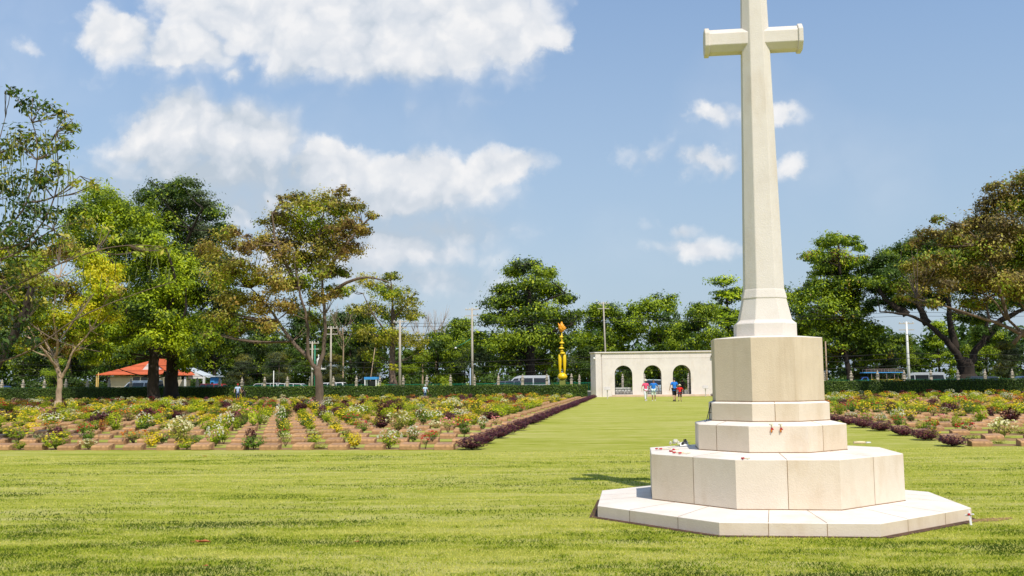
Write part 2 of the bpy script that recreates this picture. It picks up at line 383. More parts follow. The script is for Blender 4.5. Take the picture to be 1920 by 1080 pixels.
# face order in octa(): 0 front, 1 right-front, 2 right ... 7 left-front
T = [(2.10,.80),(1.455,.555),(.875,.335),(.70,.268),(.648,.254),(.366,.155)]
tier('base_step', *T[0], -.02, .136, .181, *T[1], {0:[.31,.675], 1:[.28,.69], 7:[.29,.69], 2:[.3,.7], 6:[.33,.67]})
tier('middle_step', *T[1], .181, .723, .753, *T[2], {0:[.5], 1:[.51], 7:[.52]})
tier('upper_step', *T[2], .753, 1.064, 1.102, *T[3], {0:[], 1:[.37], 7:[.37]})
tier('plinth', *T[3], 1.102, 1.319, 1.335, *T[4], {0:[.49], 1:[], 7:[]})
tier('pedestal_block', *T[4], 1.335, 2.105, 2.134, *T[5], {0:[], 1:[], 7:[]})
def zat(py, px=1430, Y=12.0): return atY(px, Y, py).z
shaft = MB()
def oc(A): return octa(A, A*.47)
z1 = zat(606.5)
ring_mesh(shaft, [(oc(.366), 2.130), (oc(.366), z1), (oc(.318), zat(600)), (oc(.262), zat(560)), (oc(.268), zat(557.5)), (oc(.246), zat(543)), (oc(.240), zat(541)), (oc(.176), zat(92)), (oc(.150), zat(-60)), (oc(.150), zat(-75)), (oc(.170), zat(-77)), (oc(.170), zat(-88)), (oc(.10), zat(-100))])
shaft.build('shaft', [STONE_S], cross, bevel=.006, fix=True)
ZA = zat(66, 1411, 12.0)
arm = MB()
def armsec(x, h):
    o = octa(h, h*.50); return [(x, p[0], ZA+p[1]) for p in o]
def armbody(x0, x1, h0, h1, mb):
    b = len(mb.v); mb.v += armsec(x0, h0)+armsec(x1, h1)
    for k in range(8):
        k2 = (k+1) % 8; mb.f.append((b+k, b+k2, b+8+k2, b+8+k)); mb.m.append(0); mb.sm.append(False); mb.c.append(.5)
    for f in (tuple(b+k for k in range(8))[::-1], tuple(b+8+k for k in range(8))):
        mb.f.append(f); mb.m.append(0); mb.sm.append(False); mb.c.append(.5)
armbody(-.59, .53, .150, .150, arm)
arm.build('cross_arm', [STONE_S], cross, bevel=.005)
for x0, x1 in ((-.645, -.585), (.525, .585)):
    c_ = MB(); armbody(x0, x1, .172, .172, c_); c_.build('arm_cap', [STONE_S], cross, bevel=.008)
# bare soil ring round the base, coloured dark as the shadow under its edge
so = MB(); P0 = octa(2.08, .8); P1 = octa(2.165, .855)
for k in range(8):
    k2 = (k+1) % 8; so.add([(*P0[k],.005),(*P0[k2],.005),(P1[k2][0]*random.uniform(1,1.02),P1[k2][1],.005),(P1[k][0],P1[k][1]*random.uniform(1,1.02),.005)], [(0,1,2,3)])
sr = so.build('soil_shadow_ring', mat('shaded_soil', (.13,.07,.04), 1.0, .3, 9, .8, 40)); sr.location = MC; sr.rotation_euler = (0,0,-BETA); tag(sr, kind='structure')
sm_ = MB(); sm_.add([(-.05,0,.006),(.25,-.05,.006),(.55,.02,.006),(.6,.1,.006),(.3,.16,.006),(-.05,.12,.006)], [(0,1,2,3,4,5)])
def mloc(x, y, z=0): return MC + QV*x + PV*y + Vector((0,0,z))
s2 = sm_.build('bare_patch', SOIL); s2.location = mloc(2.1,-.95); s2.rotation_euler = (0,0,R(20)); tag(s2, kind='structure')

# ------------------------------------------------------------------ leaves
def leaves(pos, nrm, size, tint, asp=.5, fold=.25, droop=None, jitter=.35):
    """one folded four-cornered leaf per point; returns verts, faces, tints"""
    n = len(pos)
    nrm = nrm/np.linalg.norm(nrm, axis=1, keepdims=True)
    d = rng.normal(size=(n,3))
    if droop is not None: d[:,2] -= droop
    d -= nrm*np.sum(d*nrm, 1, keepdims=True); d /= np.linalg.norm(d, axis=1, keepdims=True)+1e-9
    s = np.cross(nrm, d)
    L = (size*(1+jitter*(rng.random(n)*2-1)))[:,None]; W = L*asp
    tip = pos+d*L*.5; tail = pos-d*L*.5; a = pos+s*W*.5+nrm*W*fold*.5+d*L*.05; b = pos-s*W*.5+nrm*W*fold*.5+d*L*.05
    v = np.stack([tail, b, tip, a], 1).reshape(-1,3)
    return v, tint
def leafmesh(name, parts, mats):
    """parts: list of (verts(4n,3), tints(n), mat index)"""
    V = np.concatenate([p[0] for p in parts]).astype(np.float32); n = len(V)//4
    me = bpy.data.meshes.new(name); me.vertices.add(4*n); me.vertices.foreach_set('co', V.ravel())
    me.loops.add(4*n); me.loops.foreach_set('vertex_index', np.arange(4*n, dtype=np.int32))
    me.polygons.add(n); me.polygons.foreach_set('loop_start', np.arange(0, 4*n, 4, dtype=np.int32)); me.polygons.foreach_set('loop_total', np.full(n, 4, np.int32))
    mi = np.concatenate([np.full(len(p[1]), p[2], np.int32) for p in parts]); me.polygons.foreach_set('material_index', mi)
    t = np.concatenate([p[1] for p in parts]).astype(np.float32)
    a = me.attributes.new('tint', 'FLOAT', 'FACE'); a.data.foreach_set('value', t)
    me.update(calc_edges=True)
    for m in mats: me.materials.append(m)
    return me
def unit(n):
    v = rng.normal(size=(n,3)); return v/np.linalg.norm(v, axis=1, keepdims=True)
def foliage_pts(blobs, size, cover=1.5, asp=.5, clump=.30, flat=.8, core=.25):
    """blobs (x,y,z,r[,bias]) -> leaf positions, normals, tints in clumps"""
    Ps, Ns, Ts = [], [], []
    for bl in blobs:
        x, y, z, r = bl[:4]; bias = bl[4] if len(bl) > 4 else 0.0
        n = int(cover*1.9*math.pi*r*r/(asp*.5*size*size))+6
        nc = max(4, int(6+3.2*(r/ .8)**1.6))
        cd = unit(nc); cd[:,2] = cd[:,2]*.85+.12
        cr = (core+(1-core)*rng.random(nc)**.45)[:,None]
        cc = cd*cr*r*np.array([1,1,flat]); ct = rng.random(nc)
        k = rng.integers(0, nc, n)
        off = rng.normal(size=(n,3))*r*clump*np.array([1,1,.55])*(.55+.9*ct[k][:,None])*.8
        p = cc[k]+off
        nn = cd[k]*.75+off/(r*clump)*.35+np.array([0,-.12,.42])+unit(n)*.75
        Ps.append(p+np.array([x,y,z])); Ns.append(nn)
        Ts.append(np.clip(ct[k]*.5+rng.random(n)*.42+.04+bias, 0, 1))
    return np.concatenate(Ps), np.concatenate(Ns), np.concatenate(Ts)

LF_BRIGHT = leafmat('leaf_bright_green', [(0.043,0.079,0.003),(0.133,0.215,0.007),(0.374,0.483,0.01),(0.608,0.657,0.012)])
LF_DARK = leafmat('leaf_dark_green', [(0.01,0.024,0.003),(0.03,0.06,0.008),(0.069,0.127,0.014),(0.115,0.184,0.02)])
LF_MID = leafmat('leaf_mid_green', [(0.026,0.05,0.004),(0.083,0.138,0.009),(0.254,0.341,0.013),(0.405,0.465,0.02)])
LF_OLIVE = leafmat('leaf_olive', [(0.046,0.046,0.007),(0.149,0.147,0.015),(0.389,0.358,0.04),(0.614,0.531,0.099)])
LF_RUST = leafmat('leaf_rusty', [(0.05,0.034,0.01),(0.197,0.105,0.03),(0.328,0.254,0.038),(0.491,0.308,0.069)])
LF_BROWN = leafmat('leaf_brown_green', [(0.02,0.016,0.006),(0.085,0.058,0.016),(0.169,0.138,0.024),(0.3,0.21,0.05)])
LF_YELLOW = leafmat('leaf_yellow_green', [(0.057,0.077,0.003),(0.194,0.223,0.006),(0.431,0.427,0.009),(0.621,0.509,0.011)])
LF_GREY = leafmat('leaf_grey_green', [(0.019,0.028,0.012),(0.053,0.072,0.029),(0.102,0.132,0.054),(0.144,0.18,0.072)])

def limb(mb, pts, r0, r1, n=7, bend=.0, sub=4):
    """smooth wandering branch through pts"""
    pts = [Vector(p) for p in pts]; out = []
    for i in range(len(pts)-1):
        p0 = pts[max(i-1,0)]; p1 = pts[i]; p2 = pts[i+1]; p3 = pts[min(i+2,len(pts)-1)]
        for k in range(sub):
            t = k/sub
            out.append(.5*((2*p1)+(p2-p0)*t+(2*p0-5*p1+4*p2-p3)*t*t+(3*p1-p0-3*p2+p3)*t**3))
    out.append(pts[-1]); m = len(out)
    for i in range(1, m-1): out[i] = out[i]+Vector((random.uniform(-1,1), random.uniform(-1,1), random.uniform(-.4,.4)))*bend
    mb.tube(out, [r0+(r1-r0)*(i/(m-1))**.85 for i in range(m)], n, wob=.12)
    return out
def make_tree(name, label, loc, trunk_pts, tr, limbs, blobs, size, mats, weights=None, cover=1.3, asp=.5, bark=BARK_MID, droop=0.6, flat=.8, clump=.30, cat='tree', group=None, twigs=1, core=.25, twr=1.0):
    """trunk and limbs in one bark mesh, crown of leaves as another; all in world units relative to loc"""
    o = empty(name, loc); tag(o, label, cat, group)
    b = MB(); L0 = Vector(loc)
    rel = lambda p: Vector(p)-L0
    tp = [rel(p) for p in trunk_pts]
    # flared foot
    d0 = tp[0]; b.tube([d0+Vector((0,0,-.1)), d0+Vector((0,0,.15)), d0+Vector((0,0,.6))], [tr[0]*1.5, tr[0]*1.22, tr[0]], 10, wob=.2)
    limb(b, tp, tr[0], tr[1], 10, tr[0]*.12)
    for lp, r0, r1 in limbs: limb(b, [rel(p) for p in lp], r0, r1, 7, r0*.25)
    RB = [(bl[0]-L0.x, bl[1]-L0.y, bl[2]-L0.z)+tuple(bl[3:]) for bl in blobs]
    ends = [t for t in tp[1:]]
    for lp, r0, r1 in limbs: ends += [rel(p) for p in lp[1:]]
    for bl in RB:           # a branch from the nearest limb into each clump of leaves
        c = Vector(bl[:3])
        cand = sorted(ends, key=lambda e: (e-c).length + max(0, e.z-c.z)*1.5)[0]
        for k in range(twigs):
            e = c+Vector((random.uniform(-.6,.6), random.uniform(-.6,.6), random.uniform(-.2,.7)))*bl[3]
            mid = cand.lerp(e, .5)+Vector((0,0,-.05*(e-cand).length))
            limb(b, [cand, mid, e], max(.012, min(tr[1]*.5, .025*bl[3]+.010*(e-cand).length)*twr), .008, 5, .04*bl[3], 3)
    t_ = b.build('trunk', bark, o, fix=False)
    size *= .84; P, N, Tn = foliage_pts(RB, size, cover, asp, clump, flat, core)
    if not isinstance(mats, list): mats = [mats]
    parts = []
    sel = rng.random(len(P)) if weights is None else None
    # leaf colour goes by branch: nearby leaves share a material
    g = (np.sin(P[:,0]*1.1+2.1)+np.sin(P[:,1]*1.3+.7)+np.sin(P[:,2]*1.7)+rng.normal(size=len(P))*.7)
    r = np.argsort(np.argsort(g))/len(g)
    acc = 0; ws = weights or [1/len(mats)]*len(mats)
    for i, w in enumerate(ws):
        k = (r >= acc) & (r < acc+w); acc += w
        if k.sum():
            v, t = leaves(P[k], N[k], size, Tn[k], asp, droop=droop); parts.append((v, t, i))
    me = leafmesh('crown', parts, mats)
    c = bpy.data.objects.new('crown', me); COL.objects.link(c); c.parent = o
    return o
def PB(Y, lst, dj=None, bias=0.0, dup=True):
    """crown clumps given as bearings, heights and radii, set at depth Y with a real spread in depth"""
    out = []
    for it in lst:
        x, y, r = it[:3]; bi = it[3] if len(it) > 3 else bias
        rr = r/FPX*Y; dj_ = dj if dj is not None else 2.2*rr
        for k in range(2 if dup else 1):
            p = atY(x+random.uniform(-.25,.25)*r*k, Y, y+random.uniform(-.1,.3)*r*k)
            dy = random.uniform(-1,1)*dj_ if k == 0 else random.uniform(.2,1.6)*dj_
            sc = (Y+dy)/Y
            out.append((p.x*sc, p.y+dy, (p.z-CAM_H)*sc+CAM_H, rr*sc*(1 if k == 0 else .95), bi))
    return out
def PT(Y, *pts, wy=0.0):
    out = []
    for i, (x, y) in enumerate(pts): out.append(atY(x, Y+(random.uniform(-wy, wy) if i else 0), y))
    return out
def ground_at(px, Y): return atY(px, Y)

# ------------------------------------------------------------------ trees
def auto_limbs(Y, top, spec, r0, r1, dj=3.0):
    """limbs from a trunk point out to given bearings"""
    out = []
    for path in spec:
        pts = []; off = random.uniform(-dj, dj)
        for i, (x, y) in enumerate(path):
            k = i/(len(path)-1); p = atY(x, Y+off*k, y); pts.append(p)
        out.append((pts, r0, r1))
    return out
# pale-barked yellow tree among the graves (left)
Y = 71
make_tree('flowering_tree', 'small tree with pale forked trunk and yellow-green crown among the graves at the left', ground_at(109, Y),
    PT(Y, (109,767), (110,735), (113,712), (108,690), (104,672)), (.24, .13),
    auto_limbs(Y, None, [[(113,712),(126,688),(136,660),(170,620),(200,560)], [(108,690),(92,670),(70,640),(40,590)], [(104,672),(108,640),(100,590),(110,520)]], .12, .03),
    PB(Y, [(185,520,34,.25),(205,545,28,.3),(160,490,30,.2),(120,470,34),(80,480,32),(45,500,34),(30,540,34),(75,540,36),(120,545,36),(165,575,34,.1),(200,590,24,.2),(60,590,34),(110,600,30),(20,600,30),(150,630,26),(90,640,22),(40,650,22),(130,660,16),(215,505,20,.4),(185,630,16),(0,560,30),(10,470,28)], dj=2.2),
    .24, [LF_YELLOW, LF_BRIGHT, LF_OLIVE, LF_RUST], [.42,.30,.18,.10], cover=1.25, bark=BARK_PALE, clump=.32)
# big mango-like tree with a second dark trunk behind
Y = 95
make_tree('mango_tree', 'tall broad tree with bright green leaves and thick brown trunk in front of the hedge', ground_at(288, Y),
    PT(Y, (288,752), (287,710), (289,670), (285,640), (290,600)), (.62, .34),
    auto_limbs(Y, None, [[(289,670),(315,630),(345,590),(350,540)], [(287,665),(262,620),(230,570),(215,500)], [(290,600),(285,540),(270,470),(240,400)], [(290,610),(330,540),(300,440)]], .28, .06, 4),
    PB(Y, [(185,375,36,.1),(160,400,34),(215,385,30),(140,420,28),(200,420,42),(250,410,38),(155,460,40),(220,460,44),(280,450,42),(300,480,34,.1),(190,500,42),(250,500,44),(330,500,44,.1),(355,515,34,.15),(290,540,46,.1),(250,560,44,.15),(340,560,44),(230,600,36),(285,600,42,.1),(350,610,40),(190,560,36),(200,630,32),(250,640,34),(320,645,36),(370,650,30),(170,600,30),(390,600,32),(160,650,30),(225,670,22),(350,685,22),(270,420,30,.1)], dj=4.5)+[(x,y-2.5,z,r,bb+.12) for x,y,z,r,bb in PB(Y, [(265,610,34),(300,640,30),(330,600,34),(250,655,26),(310,560,36),(345,540,34),(280,580,34),(225,620,30),(350,640,28),(210,660,26),(380,665,24),(270,520,30),(140,600,30),(190,680,18),(400,640,26)], dj=1.5, dup=False)],
    .36, [LF_BRIGHT, LF_MID, LF_DARK], [.62,.26,.12], cover=1.25, asp=.42, bark=BARK_DARK, clump=.33, flat=.7)
Y = 100
make_tree('shade_tree', 'high dark grey-green tree rising behind the bright mango tree', ground_at(322, Y),
    PT(Y, (322,751), (321,710), (324,660), (330,600), (335,500)), (.80, .30),
    auto_limbs(Y, None, [[(324,660),(360,600),(400,560)], [(330,600),(300,500),(290,420)], [(335,500),(360,430),(380,390)]], .25, .06, 4),
    PB(Y, [(305,352,26),(345,355,30),(285,375,28),(330,385,36),(370,380,32),(395,400,28),(300,420,34),(345,430,40),(390,440,36),(420,430,24),(370,480,40),(330,470,40),(410,490,32),(390,540,38),(420,560,34),(400,600,38),(420,640,32),(380,640,34),(430,520,24),(270,400,22)], dj=5),
    .36, [LF_GREY, LF_DARK, LF_MID], [.4,.4,.2], cover=1.3, bark=BARK_DARK, clump=.30)
# rusty two-stemmed tree in the garden
Y = 60
make_tree('dry_crowned_tree', 'two-stemmed tree with rusty brown and olive crown standing among the graves', ground_at(600, Y),
    PT(Y, (600,770), (599,735), (597,705), (594,690)), (.26, .22),
    auto_limbs(Y, None, [[(594,692),(578,665),(576,600),(560,540),(550,470)], [(596,695),(608,650),(609,590),(604,520),(600,440),(610,390)], [(580,672),(548,640),(520,600),(490,560),(470,540)], [(604,520),(640,470),(680,420),(705,405)], [(608,560),(650,530),(690,520),(730,530)], [(560,540),(520,460),(510,400)]], .155, .03, 1.6),
    PB(Y, [(600,385,34,.1),(555,400,34,.1),(640,390,30),(510,420,30),(665,385,20,-.1),(675,430,22),(640,430,36),(590,430,38,.15),(545,445,38,.1),(500,460,30),(640,360,16),(695,405,12),(620,470,36),(575,480,38),(530,490,36,.1),(655,470,26),(610,510,30),(565,530,32),(515,530,34,.15),(480,520,28,.2),(480,570,30,.2),(440,560,32,.2),(415,520,30,.1),(440,500,30),(460,460,26),(590,560,24),(625,550,20),(540,575,26),(500,610,22),(450,610,26),(410,590,26),(560,375,20),(590,600,12),(640,510,22),(535,375,14,.1),(400,470,26),(425,440,24,.1),(395,630,20)], dj=1.9),
    .21, [LF_RUST, LF_OLIVE, LF_BROWN, LF_BRIGHT], [.28,.42,.12,.18], cover=1.0, bark=BARK_MID, clump=.34, twigs=2)
# bare twigs standing out of that crown
# slim open tree behind the hedge
Y = 112
make_tree('slender_tree', 'thin open yellow-green tree with dark trunk beside the grey lamp pole', ground_at(735, Y),
    PT(Y, (737,722), (735,680), (738,630), (736,580)), (.42, .22),
    auto_limbs(Y, None, [[(738,640),(700,590),(680,550)], [(736,600),(770,560),(780,545)], [(736,580),(735,540),(730,515)]], .14, .03, 2),
    PB(Y, [(690,525,20,.2),(650,545,18),(735,520,18,-.1),(715,545,24,.1),(760,560,26),(700,580,26),(740,590,26),(775,590,22),(680,620,24),(720,630,26),(760,630,24),(780,640,20),(700,665,20),(790,660,18),(740,690,12,.3),(735,555,20),(665,580,16)], dj=2.5),
    .30, [LF_OLIVE, LF_YELLOW, LF_MID], [.4,.3,.3], cover=.8, bark=BARK_MID)
# large tiered tree
Y = 118
make_tree('tiered_tree', 'large dense green tree with tiered crown just left of the yellow post', ground_at(996, Y),
    PT(Y, (996,722), (994,680), (995,620), (990,540)), (.75, .25),
    auto_limbs(Y, None, [[(994,670),(950,640),(920,630)], [(995,650),(1040,620),(1070,610)], [(993,600),(950,570),(930,560)], [(992,580),(1030,560),(1060,550)]], .2, .05, 4),
    PB(Y, [(990,500,26),(965,510,22),(1020,510,22),(1000,530,32),(955,540,26),(1035,545,28),(980,560,36),(1060,560,22),(935,570,28),(1010,590,38),(960,600,36),(1055,595,32),(920,600,24),(1080,590,18),(940,640,32),(990,635,36),(1040,640,34),(1075,640,24),(910,650,26),(960,675,26),(1020,675,26),(1060,680,22),(925,685,20),(895,670,18),(890,630,18)], dj=5.5),
    .42, [LF_MID, LF_BRIGHT, LF_DARK, LF_GREY], [.55,.13,.22,.1], cover=1.45, bark=BARK_DARK, flat=.5, clump=.34)
Y = 112
make_tree('layered_tree', 'tall tree with separate leafy layers and a slim dark trunk right of the cross', ground_at(1592, Y),
    PT(Y, (1594,712), (1587,670), (1583,600), (1575,520), (1572,450)), (.34, .12),
    auto_limbs(Y, None, [[(1583,600),(1540,590),(1510,580)], [(1580,560),(1610,545),(1630,540)], [(1575,500),(1550,490),(1530,480)]], .12, .03, 2),
    PB(Y, [(1568,447,22),(1592,452,20),(1545,458,19),(1532,482,22),(1565,480,26),(1595,490,22),(1612,465,14),(1515,482,14),(1618,490,14),(1575,500,26),(1545,500,22),(1540,530,26),(1600,530,26),(1570,545,28),(1548,510,17),(1580,515,22),(1525,515,11),(1612,512,12),(1530,545,22),(1565,548,24),(1600,552,20),(1510,560,18),(1545,580,26),(1590,590,26),(1620,585,18),(1515,600,20),(1560,620,26),(1600,630,26),(1535,640,22),(1630,640,24),(1580,650,24),(1640,620,18),(1500,580,12),(1572,500,20),(1585,530,24),(1560,565,26),(1590,570,26),(1575,610,30),(1540,600,24),(1610,610,26),(1530,670,22),(1620,665,26),(1650,660,22),(1560,670,20)], dj=3.4),
    .36, [LF_MID, LF_DARK, LF_BRIGHT, LF_RUST], [.48,.26,.18,.08], cover=1.3, bark=BARK_DARK, flat=.62)
# rain tree: wide dark umbrella
Y = 108
make_tree('rain_tree', 'wide spreading umbrella tree with massive black forked trunk behind the right hedge', ground_at(1812, Y),
    PT(Y, (1814,712), (1811,690), (1812,680)), (.95, .80),
    auto_limbs(Y, None, [[(1808,688),(1788,655),(1770,635),(1740,608),(1700,590),(1650,585)], [(1815,688),(1832,655),(1846,635),(1852,600),(1850,560)], [(1790,655),(1782,610),(1778,560),(1775,520)], [(1846,635),(1880,600),(1920,580),(1960,570)], [(1740,608),(1715,560),(1690,510)], [(1700,590),(1660,560),(1640,520)]], .50, .07, 3.5),
    PB(Y, [(1640,500,24),(1665,480,26),(1700,465,28),(1740,455,30),(1780,450,34),(1830,445,36),(1880,440,36),(1930,440,36),(1620,530,22),(1655,540,24),(1690,530,30),(1740,520,32),(1790,510,36),(1850,500,38),(1910,500,38),(1960,500,36),(1640,570,18),(1680,575,18),(1720,570,20),(1870,570,28),(1920,560,32),(1960,560,30),(1850,620,18),(1800,590,20),(1760,560,22),(1835,600,18),(1665,510,26),(1700,500,28),(1740,490,28),(1780,480,30),(1820,480,32),(1640,530,20),(1730,550,20),(1690,560,20),(1820,540,30),(1880,530,30)], dj=6),
    .32, [LF_DARK, LF_MID], [.78,.22], cover=1.9, bark=BARK_DARK, flat=.5, clump=.36)
# big right tree reaching into the frame
Y = 82
make_tree('broad_tree', 'large tree reaching in from the right edge with brownish green leaves and bare pale limbs', ground_at(2080, Y),
    PT(Y, (2080,800), (2060,740), (2020,680), (1990,630)), (.55, .30),
    auto_limbs(Y, None, [[(2020,680),(1940,640),(1890,600),(1860,560),(1820,540)], [(1990,630),(1960,560),(1930,500),(1880,460)], [(1940,640),(1880,610),(1820,590),(1760,570),(1720,560)], [(1990,630),(1960,500),(1950,400)], [(1890,600),(1870,530),(1840,460),(1800,420)], [(1900,645),(1930,600),(1900,550)]], .19, .035, 3.5),
    PB(Y, [(1900,370,42),(1930,340,30),(1950,400,50),(1860,390,28),(1880,430,40),(1830,420,28),(1920,470,50),(1800,430,22),(1860,470,36),(1820,470,32),(1780,450,24),(1740,440,20),(1790,500,34),(1750,490,30),(1840,520,34),(1890,530,38),(1730,520,24),(1700,500,18),(1770,540,26),(1720,550,18),(1820,570,24),(1940,540,44),(1710,460,16),(1860,350,14),(1760,410,12),(1690,560,12),(1690,540,14),(1750,570,14),(2000,450,60),(2040,520,60),(2010,380,50)], dj=3.6),
    .30, [LF_BROWN, LF_RUST, LF_OLIVE, LF_MID], [.50,.16,.18,.16], cover=1.25, bark=BARK_MID, clump=.36, twigs=2)
# near left tree: long arching twigs with drooping pods
Y = 27
lt = make_tree('podded_tree', 'near sparse tree leaning in from the left edge with dark leaves and long hanging pods', ground_at(-160, Y),
    PT(Y, (-160,830), (-120,720), (-90,600), (-70,480)), (.22, .12),
    auto_limbs(Y, None, [[(-90,600),(-20,560),(60,520),(110,495),(180,470),(240,460),(300,462)], [(-100,650),(-20,680),(60,655),(140,600),(230,560),(325,528)], [(-70,480),(0,440),(50,380),(70,300),(60,230),(20,170)], [(-70,480),(-10,470),(50,450),(90,400),(110,330),(105,250),(130,215)], [(-80,520),(0,540),(50,600),(110,640),(190,660)], [(-70,480),(-40,380),(-10,290),(10,220)], [(50,380),(100,370),(150,330)], [(-60,500),(20,480),(100,430),(160,415)]], .038, .008, 1.3),
    PB(Y, [(20,170,16),(60,200,30),(100,215,26),(130,240,22),(50,260,34),(10,280,36),(90,280,30),(125,270,18),(70,330,36),(20,350,40),(110,320,22),(50,400,38),(90,400,28),(10,430,40),(60,450,34),(-30,350,40),(-30,450,40),(140,345,12,.3),(180,345,16,.5),(160,415,20,.3),(110,450,22,.2),(200,440,22,.3),(260,470,16,.3),(60,500,24,.1),(150,480,20,.3),(20,520,34),(80,560,24),(170,550,14,.3),(20,600,34),(-10,650,36),(60,640,20),(300,470,12,.3),(0,560,30)], dj=1.0),
    .19, [LF_DARK, LF_OLIVE, LF_MID], [.50,.25,.25], cover=.40, asp=.4, bark=BARK_MID, clump=.42, twigs=3, core=.1, twr=.45)
PODM = plain('pod_green', (.13,.15,.03), .7)
L0 = Vector(lt.location)
pm = MB(); pm.tube([(0,0,0),(.02,0,-.5),(-.01,0,-1)], [.012,.017,.008], 4); pmo = pm.build('seed_pod', PODM, fix=False); pme = pmo.data; bpy.data.objects.remove(pmo)
for k in range(95):
    x = random.uniform(-10, 320) if k % 3 == 0 else random.uniform(-10, 140)
    y = random.uniform(240, 470) if x < 150 else random.uniform(455, 520)
    p = atY(x, Y+random.uniform(-1, 1), y)-L0
    po = bpy.data.objects.new('seed_pod', pme); COL.objects.link(po); po.parent = lt; po.location = p
    po.scale = (.8, .8, random.uniform(.35, .8)); po.rotation_euler = (random.uniform(-.15,.15), random.uniform(-.15,.15), random.uniform(0,6))
# dark leaning trunk at the left edge
Y = 58
make_tree('leaning_tree', 'dark leaning trunk at the far left edge of the picture', ground_at(-40, Y),
    PT(Y, (-45,790), (-20,710), (8,660), (40,600), (60,540)), (.42, .2), [],
    PB(Y, [(20,540,36),(60,520,30),(-20,530,40),(0,580,44),(-60,560,50),(40,590,30),(70,570,24),(20,490,22),(100,540,20)], dj=3), .26, [LF_MID, LF_OLIVE, LF_BROWN], [.4,.35,.25], cover=1.0, bark=BARK_DARK)
# dark trunks' shade over the left garden comes from trees standing outside the frame
for i, (x, yy, s) in enumerate([(-330, 74, 1.0), (-190, 104, 1.1), (2330, 74, 1.0), (2130, 92, 1.1)]):
    pass

# ---- background trees: a few grown forms, each tree then its own copy
def form(kind, seed):
    random.seed(seed)
    if kind == 'round':
        H = 12; bl = []
        for k in range(24):
            a = random.uniform(0, 6.28); t = random.random(); rr = 3.7*math.sin(math.pi*(.15+.8*t))**.8*random.uniform(.45,1)
            bl.append((rr*math.cos(a), rr*math.sin(a), 2.7+t*8.2, random.uniform(1.1,1.9)))
        return make_tree('tree', 'x', (0,0,0), [(0,0,0),(0.1,0,2),(-.1,.1,5),(0,0,8)], (.3,.1), [], bl, .36, [LF_MID, LF_BRIGHT, LF_DARK], [.5,.2,.3], cover=1.2, bark=BARK_DARK, flat=.62)
    if kind == 'dark':
        bl = []
        for k in range(26):
            a = random.uniform(0, 6.28); t = random.random(); rr = 4.4*math.sin(math.pi*(.2+.7*t))**.7*random.uniform(.4,1)
            bl.append((rr*math.cos(a), rr*math.sin(a), 1.6+t*9.4, random.uniform(1.2,2.1)))
        return make_tree('dark_tree', 'x', (0,0,0), [(0,0,0),(0.1,0,2),(-.1,.1,5),(0,0,8)], (.32,.1), [], bl, .38, [LF_DARK, LF_GREY, LF_MID], [.6,.25,.15], cover=1.25, bark=BARK_DARK, flat=.7)
    if kind == 'tall':
        bl = []
        for k in range(24):
            a = random.uniform(0, 6.28); t = random.random(); rr = 2.9*(1.05-t)**.6*random.uniform(.3,1)
            bl.append((rr*math.cos(a), rr*math.sin(a), 3+t*11, random.uniform(.9,1.5)))
        return make_tree('tall_tree', 'x', (0,0,0), [(0,0,0),(0.1,0,3),(-.1,.1,7),(0,0,12)], (.3,.08), [], bl, .34, [LF_BRIGHT, LF_MID, LF_DARK], [.35,.45,.2], cover=1.1, bark=BARK_DARK, flat=.5)
    if kind == 'pine':      # feathery casuarina: long fine drooping needles
        bl = []
        for k in range(22):
            a = random.uniform(0, 6.28); t = random.random(); rr = 3.0*(1.05-t)**.7*random.uniform(.2,1)
            bl.append((rr*math.cos(a), rr*math.sin(a), 1.6+t*7.5, random.uniform(.9,1.5)))
        return make_tree('casuarina_tree', 'x', (0,0,0), [(0,0,0),(0.05,0,3),(0,.1,6),(0,0,9)], (.2,.05), [], bl, .62, [LF_GREY, LF_OLIVE, LF_BROWN], [.6,.3,.1], cover=.75, asp=.10, bark=BARK_MID, flat=.6, droop=1.2)
FORMS = {k: [form(k, 11*i+j) for j in range(2)] for i, k in enumerate(['round', 'dark', 'tall', 'pine'])}
for k in FORMS:
    for f in FORMS[k]: KIDS[f.name] = list(f.children) or [c for c in bpy.data.objects if c.parent == f]
HGT = {'round': 12.3, 'dark': 12.3, 'tall': 14.6, 'pine': 10.4}
TREES = []
def put(kind, px, top, p, label, wide=1.0, group=None, hide=0):
    Y = Yp(px, p); z = atY(px, Y, top).z
    TREES.append((kind, px, Y, z/HGT[kind], wide, label, group))
put('round', 1140, 560, 132, 'round green tree rising left of the thin pole above the white gateway', 1.0)
put('round', 1235, 534, 136, 'bushy round tree standing over the middle of the white gateway', 1.0)
put('tall', 1366, 508, 138, 'tall bright green tree right behind the shaft of the cross', 1.15)
put('round', 1310, 560, 126, 'lower bright green tree over the right end of the white gateway', .95)
put('round', 1478, 520, 145, 'green tree just right of the foot of the cross shaft', 1.0)
put('round', 860, 590, 140, 'dark green tree between the brown pole and the bare twigs', .9)
put('round', 820, 610, 124, 'low green tree with bright lower leaves behind the round yellow bush', .9)
put('dark', 590, 575, 135, 'dark bluish tree between the two trunks of the rusty tree', 1.1)
put('dark', 655, 570, 138, 'dark bluish tree behind the leaning white stick', 1.0)
put('pine', 680, 640, 116, 'feathery casuarina behind the blue shelter', 1.25)
put('pine', 520, 650, 117, 'feathery casuarina with browned tips left of the rusty tree trunk', 1.3)
put('pine', 455, 655, 120, 'feathery casuarina behind the two gardeners', 1.3)
put('pine', 620, 655, 120, 'feathery casuarina behind the transformer pole', 1.2)
put('dark', 870, 650, 130, 'low dark tree left of the brown lamp pole', .9)
put('dark', 1100, 640, 128, 'low dark tree at the left end of the white gateway', .9)
put('round', 1020, 600, 150, 'green tree peeping out behind the tiered tree', 1.0)
